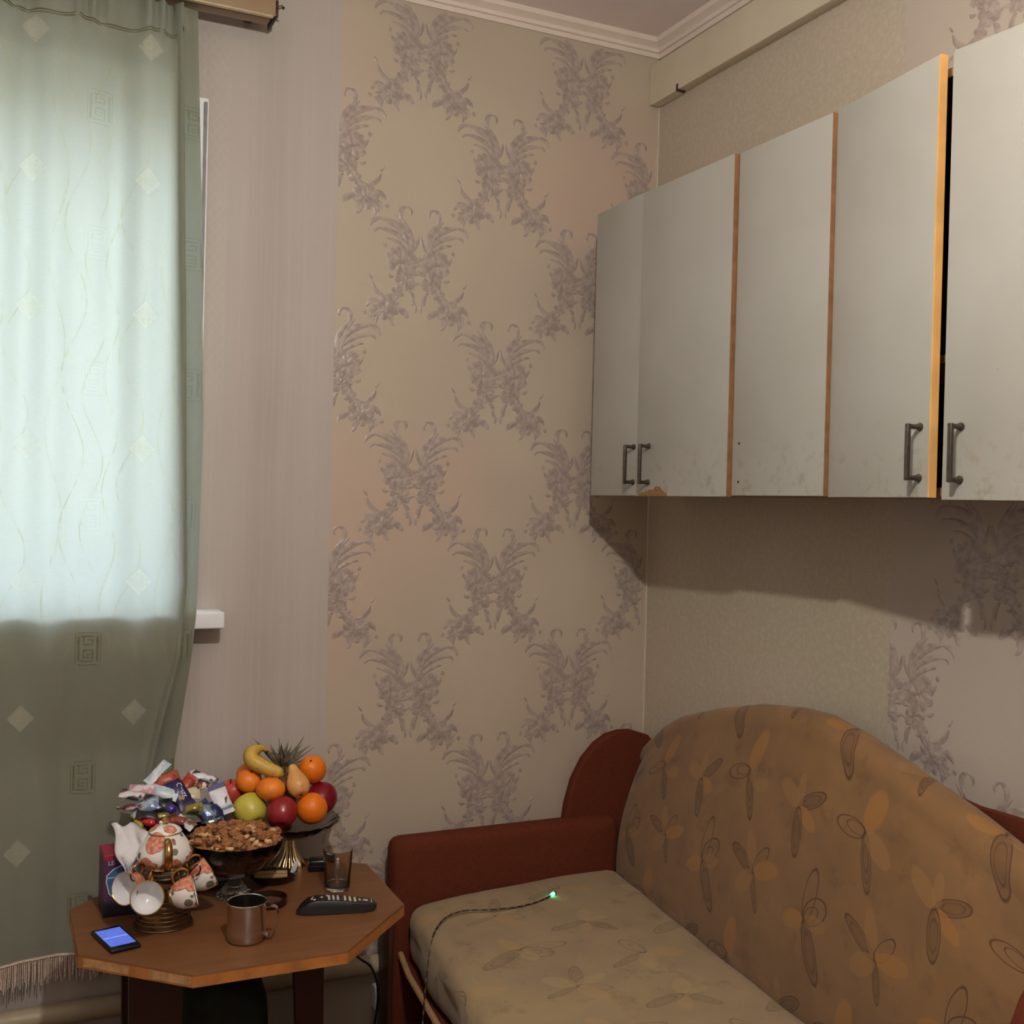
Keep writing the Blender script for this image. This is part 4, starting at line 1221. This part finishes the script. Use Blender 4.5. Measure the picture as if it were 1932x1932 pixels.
cash = MB().tube(smooth_path([(-.008, .004, 0), (-.005, -.002, 0), (0, -.0045, 0), (.005, -.002, 0), (.008, .004, 0)], 3), lambda t: .0022 + .0028 * math.sin(PI * (t * .9 + .05)), 8)
cash_me = cash.mesh('cashew_nut')
for me_, k in [(x_, 'walnut') for x_ in walnut_me] + [(hazel_me, 'hazel'), (cash_me, 'cashew')]: me_.materials.append(M[k])
rnd = random.Random(12)
placed = []
def nut(me, r, an, z, label, cat, group):
    o = link(me.name.split('.')[0], me, None)
    o.location = (NX + r * math.cos(an), NY + r * math.sin(an), TZ + z)
    o.rotation_euler = (rnd.uniform(-.6, .6), rnd.uniform(-.6, .6), rnd.uniform(0, 6.3))
    tag(o, label, cat, group)
for i in range(95):
    r = .100 * math.sqrt((i + .5) / 95); an = i * 2.39996 + rnd.uniform(-.2, .2)
    z = .1315 + .020 * math.sin((1 - r / .1055) * PI * .5)
    if i % 5 == 3 or (i % 7 == 2 and r > .06): nut(cash_me, r, an, z + .004, 'pale cashew on the heap of nuts in the glass bowl', 'nut', 'cashews on the nut heap')
    elif i % 6 == 1: nut(hazel_me, r, an, z + .006, 'round brown hazelnut on the heap of nuts in the glass bowl', 'nut', 'hazelnuts on the nut heap')
    else: nut(walnut_me[i % 4], r, an, z + rnd.uniform(.003, .008), 'wrinkled walnut half on the heap of nuts in the glass bowl', 'nut', 'walnut halves on the nut heap')

# ------------------------------------------------------------------ fruit stand
FX, FY_ = -1.128, -.152
fs = thing('fruit_stand', 'glass fruit dish on a fluted metal foot at the wall', 'dish', (FX, FY_, TZ))
flute = lambda a, r, z: r * (1 + .10 * math.cos(14 * a)) if r > .008 else r
MB().lathe([(0, 0), (.038, 0), (.0385, .0025), (.034, .010), (.022, .028), (.014, .050), (.011, .072), (.0, .072)], 84, mod=flute).obj('foot', simple('gilt_silver_foot', srgb(196, 172, 132), .22, 1.0, var=.06), fs, angle=60)
wavy = lambda a, r, z: r * (1 + .018 * math.cos(22 * a)) if r > .07 else r
MB().lathe([(0, .0725), (.020, .073), (.060, .081), (.098, .098), (.120, .115), (.1225, .119), (.118, .119), (.096, .1025), (.058, .0855), (.02, .0775), (0, .077)], 88, mod=wavy).obj('dish', M['smoke_glass'], fs, angle=60)
def fruit_mat(name, a, b_, sc=18, rough=.35, bump=0.0, bscale=150, speck=None):
    g = NT(name); o_ = g.ob()
    n_ = g.noise(g.mapping(o_, scale=(1, 1, .45)), sc, 4, .6)
    c = g.mix(g.ramp(n_, .35, .68), a, b_)
    if speck: c = g.mix(g.ramp(g.noise(o_, 90, 3, .7), .62, .70), c, speck)
    nm = g.bump(g.voro(o_, bscale), bump, .0008) if bump else None
    return g.done(g.pbsdf(c, rough, normal=nm, spec=.45))
M['orange'] = fruit_mat('orange_peel', srgb(238, 128, 22), srgb(226, 112, 20), 12, .42, .25, 420)
M['tangerine'] = fruit_mat('tangerine_peel', srgb(228, 116, 30), srgb(236, 136, 44), 14, .42, .2, 380)
M['apple_red'] = fruit_mat('dark_red_apple', srgb(118, 22, 28), srgb(152, 40, 42), 14, .25)
M['apple_crimson'] = fruit_mat('crimson_apple', srgb(140, 22, 40), srgb(112, 14, 30), 14, .25)
M['apple_pink'] = fruit_mat('pink_apple', srgb(206, 90, 74), srgb(190, 66, 60), 14, .35)
M['apple_green'] = fruit_mat('yellow_green_apple', srgb(204, 192, 84), srgb(186, 176, 66), 14, .35)
M['pear'] = fruit_mat('yellow_pear', srgb(226, 178, 104), srgb(214, 150, 92), 16, .4, speck=srgb(150, 96, 52))
M['banana'] = fruit_mat('ripe_banana', srgb(196, 158, 66), srgb(206, 170, 82), 16, .45, speck=srgb(80, 54, 28))
M['stem'] = simple('brown_stem', srgb(66, 48, 30), .8)
def place(o, loc, axis=(0, 0, 1)):
    q = Vector((0, 0, 1)).rotation_difference(Vector(axis).normalized())
    o.rotation_mode = 'QUATERNION'; o.rotation_quaternion = q; o.location = loc
def apple(name, loc, r, mat, label, axis=(0, 0, 1)):
    o = thing(name, label, 'apple', group='apples in the fruit dish'); place(o, loc, axis)
    pr = [(0, -.80), (.16, -.86), (.38, -.90), (.62, -.80), (.84, -.52), (.97, -.12), (1.0, .22), (.90, .58), (.68, .82), (.42, .90), (.22, .84), (.08, .68), (0, .62)]
    MB().lathe([(a * r, b_ * r) for (a, b_) in smooth2(pr)], 32, mod=lambda a, rr, z: rr * (1 + .012 * math.cos(5 * a))).obj('flesh', mat, o, angle=80)
    MB().tube([(0, 0, .60 * r), (.03 * r, 0, .9 * r), (.10 * r, 0, 1.10 * r)], .05 * r, 6).obj('stalk', M['stem'], o)
def smooth2(pr):
    return [(max(0, p.x), p.y) for p in smooth_path([Vector((a, b_, 0)) for (a, b_) in pr], 3)]
def citrus(name, loc, r, squash, mat, label, axis=(0, 0, 1), grp=None):
    o = thing(name, label, name, group=grp); place(o, loc, axis)
    pr = [(r * math.cos(t), r * squash * math.sin(t) - (.05 * r if t > 1.45 else 0)) for t in [(-.5 + k / 22) * PI for k in range(23)]]
    pr[0] = (0, pr[0][1]); pr[-1] = (0, pr[-1][1])
    MB().lathe(pr, 32).obj('peel', mat, o, angle=80)
    MB().lathe([(0, r * squash * .93), (.07 * r, r * squash * .95), (.09 * r, r * squash * 1.0), (0, r * squash * 1.01)], 8).obj('stem_button', M['stem'], o)
apple('apple', (-1.236, -.186, .738), .0405, M['apple_green'], 'yellow-green apple at the front left of the fruit dish', (-.3, .75, .6))
apple('apple', (-1.168, -.228, .737), .0378, M['apple_red'], 'dark red apple at the front of the fruit dish beside the front orange', (.2, .7, .7))
apple('apple', (-1.046, -.140, .738), .0400, M['apple_crimson'], 'crimson apple at the right rim of the fruit dish', (.4, .7, .5))
apple('apple', (-1.263, -.112, .765), .0340, M['apple_pink'], 'pinkish red apple peeping out behind the candy heap', (-.3, -.1, 1))
citrus('orange', (-1.091, -.216, .737), .0385, 1.0, M['orange'], 'large round orange at the front of the fruit dish', (.3, .6, .6), 'oranges in the fruit dish')
citrus('orange', (-1.068, -.126, .811), .0365, 1.02, M['orange'], 'orange high on the right of the pile beside the pineapple leaves', (-.3, -.7, .9), 'oranges in the fruit dish')
citrus('tangerine', (-1.233, -.150, .802), .0315, .92, M['tangerine'], 'tangerine at the left of the pile under the banana', (.1, -.5, 1), 'tangerines in the fruit dish')
citrus('tangerine', (-1.222, -.098, .806), .0310, .92, M['tangerine'], 'tangerine half hidden at the back left under the banana', (0, 0, 1), 'tangerines in the fruit dish')
citrus('tangerine', (-1.190, -.200, .790), .0355, .80, M['tangerine'], 'flattened tangerine in the middle front under the banana tip', (.1, .1, 1), 'tangerines in the fruit dish')
pear = thing('pear', 'yellow pear lying neck up between the oranges', 'pear')
place(pear, (-1.124, -.205, .795), (-.10, .62, .62))
pr = [(0, -.026), (.008, -.028), (.018, -.025), (.0265, -.012), (.028, .0), (.025, .014), (.019, .028), (.014, .040), (.0115, .050), (.008, .056), (0, .058)]
MB().lathe(smooth2(pr), 28).obj('flesh', M['pear'], pear, angle=80)
MB().lathe([(0, -.0285), (.004, -.0288), (.005, -.0265), (0, -.026)], 8).obj('calyx', M['stem'], pear)
ban = thing('banana', 'spotted ripe banana lying on top of the tangerines', 'banana', (-1.21, -.165, .85))
bp = smooth_path([(-1.186, -.140, .872), (-1.208, -.146, .879), (-1.228, -.154, .872), (-1.230, -.162, .858), (-1.214, -.172, .846), (-1.190, -.182, .834), (-1.168, -.187, .825), (-1.157, -.189, .820)], 5)
def brad(t): return interp(t, [(0, .004), (.10, .008), (.25, .018), (.55, .0205), (.85, .016), (.95, .008), (1, .0045)])
at(MB().tube(bp, brad, 6).obj('peel', M['banana'], angle=75), ban)
at(MB().tube([bp[-1], bp[-1] + Vector((.004, -.001, -.002))], .005, 6).obj('tip', M['stem']), ban)
pin = thing('pineapple', 'pineapple with a dry grey-green crown rising from the fruit pile', 'pineapple', (-1.140, -.118, .662))
g = NT('pineapple_skin'); o_ = g.ob()
M['pine_skin'] = g.done(g.pbsdf(g.mix(g.ramp(g.voro(o_, 70), .1, .5), srgb(150, 96, 40), srgb(96, 74, 34)), .6, normal=g.bump(g.voro(o_, 70), .8, .004)))
MB().lathe(smooth2([(0, 0), (.020, .0), (.032, .03), (.034, .08), (.030, .13), (.018, .160), (0, .165)]), 28).obj('body', M['pine_skin'], pin, angle=80)
M['pine_leaf'] = simple('dry_pineapple_leaf', srgb(112, 104, 84), .6, var=.35, nscale=70)
rnd2 = random.Random(4)
cr = Vector((-.002, 0, .150))
def leaf(base, d, L, w, droop, roll=None):
    b = MB(); d = Vector(d).normalized(); side = d.cross(Vector((0, 0, 1))) if roll is None else d.cross(Vector(roll))
    if side.length < .01: side = Vector((1, 0, 0))
    side.normalize(); nrm = side.cross(d)
    n = 7
    for i in range(n + 1):
        t = i / n
        p = Vector(base) + d * L * t + Vector((0, 0, -droop * L * t * t)) + nrm * 0
        ww = w * (1 - t) ** .7 * (.75 + .6 * math.sin(PI * min(1, t * 1.3)))
        b.v += [tuple(p - side * ww), tuple(p - nrm * ww * .35), tuple(p + side * ww)]
        b.v += [tuple(p - nrm * (ww * .35 + .0012))]
    for i in range(n):
        a = i * 4
        b.f += [(a, a + 1, a + 5, a + 4), (a + 1, a + 2, a + 6, a + 5), (a, a + 4, a + 7, a + 3), (a + 3, a + 7, a + 6, a + 2)]
    return b
for k in range(22):
    lay = k / 22
    an = k * 2.4 + rnd2.uniform(-.3, .3)
    el = .25 + 1.0 * lay + rnd2.uniform(-.15, .15)
    L = .038 + .026 * (1 - abs(lay - .55)) + rnd2.uniform(-.010, .014)
    leaf(cr + Vector((0, 0, .022 * lay)), (math.cos(an) * math.cos(el), math.sin(an) * math.cos(el), math.sin(el)), L, rnd2.uniform(.008, .012), rnd2.uniform(-.3, .45), (rnd2.uniform(-1, 1), rnd2.uniform(-1, 1), .4)).obj('leaf', M['pine_leaf'], pin, angle=80)
for (dx, dz, L, dr, w) in ((-.74, .66, .108, -.08, .011), (.72, .66, .092, .10, .010), (.86, .42, .088, -.1, .007), (.95, .18, .072, -.15, .0055), (.62, .76, .074, .0, .009), (.9, -.05, .06, -.1, .005), (-.5, .55, .06, .1, .009)):
    leaf(cr + Vector((0, -.005, .012)), (dx, -.12, dz), L, w * .8, dr, (.25, 1, .3)).obj('leaf', M['pine_leaf'], pin, angle=80)

# ------------------------------------------------------------------ candy bowl
CX, CY = -1.410, -.148
cbw = thing('candy_bowl', 'glass pedestal bowl heaped with wrapped sweets next to the curtain', 'bowl', (CX, CY, TZ))
MB().lathe([(0, .005), (.040, .0), (.042, .002), (.020, .018), (.012, .036), (.011, .060), (.018, .070), (0, .070)], 60, mod=rib).obj('foot', M['smoke_glass'], cbw, angle=60)
MB().lathe([(0, .0705), (.025, .072), (.058, .088), (.084, .118), (.094, .150), (.095, .156), (.092, .155), (.081, .121), (.058, .092), (.024, .076), (0, .075)], 72, mod=rib).obj('bowl', M['smoke_glass'], cbw, angle=60)
b = MB()
def sw(a, t):
    an = a * 2 * PI
    if t < .5:
        q = t / .5; z = .078 + .070 * q; r = interp(z, [(.078, .015), (.094, .055), (.123, .079), (.148, .088)])
    else:
        q = (t - .5) / .5; r = .088 * (1 - q); z = .148 + .050 * math.sin(q * PI * .5)
    r *= 1 - .03 * (1 + math.sin(an * 11 + t * 30))
    return (r * math.cos(an), r * math.sin(an), z)
b.grid(48, 20, sw, closed_u=True)
g = NT('mixed_wrappers')
v_ = g.n('ShaderNodeTexVoronoi'); v_.inputs['Scale'].default_value = 55; g.put(v_.inputs['Vector'], g.ob())
hsv = g.n('ShaderNodeHueSaturation'); hsv.inputs['Saturation'].default_value = .6; hsv.inputs['Value'].default_value = .25; g.put(hsv.inputs['Color'], v_.outputs['Color'])
M['mixed'] = g.done(g.pbsdf(hsv.outputs[0], .3, .2))
po = b.obj('sweet_filling', M['mixed']); po.location = (CX, CY, TZ); po['kind'] = 'stuff'
tag(po, 'mass of wrapped sweets filling the glass candy bowl', 'sweets')
def wrap_mat(name, a, b_, sc=45, metal=.0, rough=.28, thr=(.45, .55), aniso=(1, 1, 1)):
    g = NT(name); o_ = g.ob()
    n_ = g.noise(g.mapping(o_, scale=aniso), sc, 2, .5)
    c = g.mix(g.ramp(n_, *thr), a, b_)
    cr_ = g.noise(o_, 140, 3, .6)
    return g.done(g.pbsdf(c, rough, metal, normal=g.bump(cr_, .5, .002), spec=.6))
def candy_mesh(L, Wd, T, kind, seed):
    rnd = random.Random(seed); b = MB(); n, mseg = 18, 12
    for i in range(n + 1):
        t = -1 + 2 * i / n; e = abs(t)
        if kind == 'flow':           # pillow pack with flat crimped ends
            th = T * max(.03, (1 - min(1, e / .80) ** 3)) if e < .80 else T * .03
            wd = Wd * (1.0 if e < .72 else 1.0 + .06 * (e - .72) / .28)
        else:                        # twist wrap
            th = T * max(.10, 1 - (e / .62) ** 4) if e < .60 else T * (.12 + .5 * (e - .60))
            wd = Wd * max(.22, 1 - (e / .62) ** 4) if e < .60 else Wd * (.25 + 1.5 * (e - .60))
        tw = 0 if kind == 'flow' else (2.2 * (e - .55) * (1 if t > 0 else -1) if e > .55 else 0)
        zig = (.5 if i % 2 else -.5) * (.0012 if e > .80 and kind == 'flow' else 0)
        for k in range(mseg):
            a = 2 * PI * k / mseg
            y_, z_ = wd * math.cos(a), th * math.sin(a)
            if kind != 'flow' and e > .6: z_ += .0020 * math.sin(a * 5)
            y2 = y_ * math.cos(tw) - z_ * math.sin(tw); z2 = y_ * math.sin(tw) + z_ * math.cos(tw)
            j = rnd.uniform(-.0006, .0006)
            b.v.append((t * L + zig, y2 + j, z2 + j + zig + .0015 * math.sin(t * 3 + seed) * (1 if kind == 'flow' else 0)))
    for i in range(n):
        for k in range(mseg):
            k2 = (k + 1) % mseg
            b.f.append((i * mseg + k, i * mseg + k2, (i + 1) * mseg + k2, (i + 1) * mseg + k))
    b.f.append(tuple(reversed(range(mseg)))); b.f.append(tuple(n * mseg + k for k in range(mseg)))
    return b
W1, K1 = srgb(222, 222, 226), srgb(30, 26, 30)
CANDY = [  # pos, image-angle deg, half length, half width, half thickness, kind, colours, label, tilt
    ((-1.449, -.140, .838), 62, .030, .010, .004, 'flow', (W1, srgb(176, 196, 214), 0), 'white and pale blue wrapper pointing up at the top left of the candy heap'),
    ((-1.431, -.150, .823), 32, .028, .012, .006, 'flow', (srgb(168, 84, 52), srgb(150, 70, 44), 0), 'orange brown wrapper at the top of the candy heap'),
    ((-1.404, -.176, .796), -56, .040, .0165, .008, 'flow', (srgb(42, 34, 92), srgb(34, 26, 70), 0), 'dark purple bar with white lettering in the middle of the candy heap'),
    ((-1.385, -.158, .808), 60, .024, .012, .006, 'flow', (srgb(170, 62, 36), srgb(146, 52, 34), 0), 'red orange wrapper behind the dark purple bar'),
    ((-1.342, -.148, .818), -12, .030, .010, .005, 'flow', (W1, srgb(60, 58, 72), 0), 'white wrapper with dark print at the top right of the candy heap'),
    ((-1.353, -.162, .803), 0, .024, .0085, .007, 'twist', (srgb(110, 54, 32), srgb(226, 206, 190), 0), 'brown and white striped twist sweet on the candy heap'),
    ((-1.375, -.176, .791), 20, .018, .014, .005, 'flow', (srgb(206, 200, 168), srgb(196, 188, 150), 0), 'small cream wrapper right of the dark purple bar'),
    ((-1.308, -.190, .773), -66, .034, .017, .008, 'flow', (srgb(226, 226, 234), srgb(218, 218, 228), 0), 'white and blue wrapper with a dark wedge at the right of the heap'),
    ((-1.344, -.212, .752), -50, .028, .015, .007, 'flow', (srgb(142, 160, 176), srgb(70, 86, 120), .6), 'shiny silver blue foil sweet above the nuts'),
    ((-1.444, -.178, .800), -8, .034, .012, .006, 'flow', (srgb(176, 196, 208), srgb(206, 214, 218), 0), 'light blue wrapper left of the dark purple bar'),
    ((-1.488, -.172, .808), 5, .026, .011, .007, 'flow', (srgb(220, 210, 214), srgb(198, 140, 158), 0), 'white and pink wrapper at the left of the candy heap'),
    ((-1.511, -.182, .799), -5, .024, .009, .006, 'flow', (srgb(210, 206, 206), srgb(64, 44, 44), 0), 'white wrapper with a dark end at the far left of the heap'),
    ((-1.482, -.202, .776), 28, .028, .014, .007, 'flow', (srgb(176, 190, 202), srgb(120, 140, 170), .35), 'pale silver blue wrapper at the left front of the heap'),
    ((-1.451, -.202, .776), 8, .024, .013, .008, 'flow', (srgb(34, 30, 36), srgb(70, 72, 84), .5), 'shiny black wrapper beside the purple ball'),
    ((-1.474, -.222, .757), 6, .028, .010, .006, 'flow', (K1, srgb(46, 40, 44), 0), 'black wrapper with white script near the teapot lid'),
    ((-1.447, -.222, .754), 22, .026, .008, .007, 'twist', (srgb(142, 126, 72), srgb(110, 96, 52), .4), 'olive gold twist sweet above the teapot lid'),
    ((-1.479, -.230, .746), -20, .022, .009, .007, 'twist', (srgb(206, 36, 48), srgb(150, 24, 36), .1), 'bright red twist sweet left of the teapot lid'),
    ((-1.519, -.204, .777), 10, .024, .007, .005, 'twist', (srgb(92, 34, 44), srgb(180, 150, 156), 0), 'thin maroon twist sweet at the far left rim'),
    ((-1.416, -.228, .743), -4, .024, .009, .006, 'flow', (srgb(140, 60, 42), srgb(110, 46, 34), 0), 'reddish brown wrapper behind the teapot lid'),
    ((-1.397, -.232, .737), -35, .022, .010, .006, 'flow', (srgb(110, 76, 70), srgb(214, 206, 206), 0), 'brown and white wrapper at the front of the heap beside the nuts'),
    ((-1.379, -.206, .762), 15, .022, .009, .006, 'flow', (srgb(150, 134, 66), srgb(108, 92, 44), .3), 'olive yellow wrapper under the cream one'),
    ((-1.323, -.212, .748), -60, .026, .013, .008, 'flow', (srgb(34, 42, 92), srgb(26, 30, 60), .2), 'navy blue wrapper under the white and blue one'),
    ((-1.336, -.226, .733), 20, .024, .008, .005, 'twist', (srgb(120, 126, 128), srgb(84, 86, 90), .5), 'dull silver twist sweet low at the right of the heap'),
    ((-1.500, -.218, .742), -50, .022, .007, .006, 'twist', (srgb(176, 162, 80), srgb(120, 108, 52), .2), 'yellow twist sweet at the left rim above the napkin'),
]
rt_, tc = rt0, (CAMPOS - Vector((CX, CY, .78))).normalized()
upv = tc.cross(rt_).normalized()
if upv.z < 0: upv = -upv
rc = random.Random(21)
for i, (pos, adeg, L, Wd, T, kind, (ca_, cb_, met), label) in enumerate(CANDY):
    a = math.radians(adeg)
    nrm = (tc * .8 + Vector((0, 0, .45)) + Vector((rc.uniform(-.25, .25), rc.uniform(-.2, .2), rc.uniform(-.1, .2)))).normalized()
    xa = (rt_ * math.cos(a) + upv * math.sin(a)); xa = (xa - nrm * xa.dot(nrm)).normalized(); ya = nrm.cross(xa)
    mm = Matrix((xa, ya, nrm)).transposed().to_4x4(); mm.translation = Vector(pos)
    o = thing('wrapped_sweet', label, 'sweet', group='wrapped sweets in the candy bowl'); o.matrix_world = mm
    asp = (3, .4, 1) if 'striped' in label else (1, 1, 1)
    L, Wd, T = L * 1.16, Wd * 1.22, T * 1.1
    candy_mesh(L, Wd, T, kind, i).obj('wrapper', wrap_mat('wrapper_%02d' % i, ca_, cb_, 45, met, .2 if met else .32, aniso=asp), o, angle=60)
    if i == 2:
        for (txt, yo, xo, sz) in (('Crazy', .0045, .002, .017),):
            t_ = link('lettering', text_mesh(txt, sz), M['print_white'], o); t_.location = (xo, yo, T + .0006)
        MB().lathe([(0, 0), (.0045, 0), (.004, .003), (0, .004)], 10, Matrix.Translation((.022, -.004, T * .72))).obj('print_nut', M['tan_trim'], o)
        MB().lathe([(0, 0), (.003, 0), (.0025, .002), (0, .003)], 8, Matrix.Translation((.021, -.011, T * .62))).obj('print_nut', M['tan_trim'], o)
    if i == 7:
        MB().box(-L * .98, -L * .72, -Wd * 1.02, Wd * 1.02, T * .35, T * .55).obj('blue_band', simple('deep_blue_print', srgb(40, 40, 120), .35), o, smooth=False)
        MB().box(L * .55, L * .70, -Wd * 1.0, Wd * 1.0, T * .60, T * .72).obj('blue_band', M['print_blue'], o, smooth=False)
        MB().prism([(-.004, .003), (.018, .006), (.002, .014)], T * .85, T * 1.05, 2).obj('dark_wedge', simple('cocoa_print', srgb(70, 48, 42), .5), o, smooth=False)
ball = thing('foil_ball', 'shiny purple foil ball sweet in front of the dark purple bar', 'sweet', (-1.427, -.212, .766), 'wrapped sweets in the candy bowl')
blob(.0125, .0125, .0118, .03, 2, 5, 20, 14).obj('foil', wrap_mat('purple_foil', srgb(110, 86, 190), srgb(84, 60, 160), 60, .6, .22), ball)
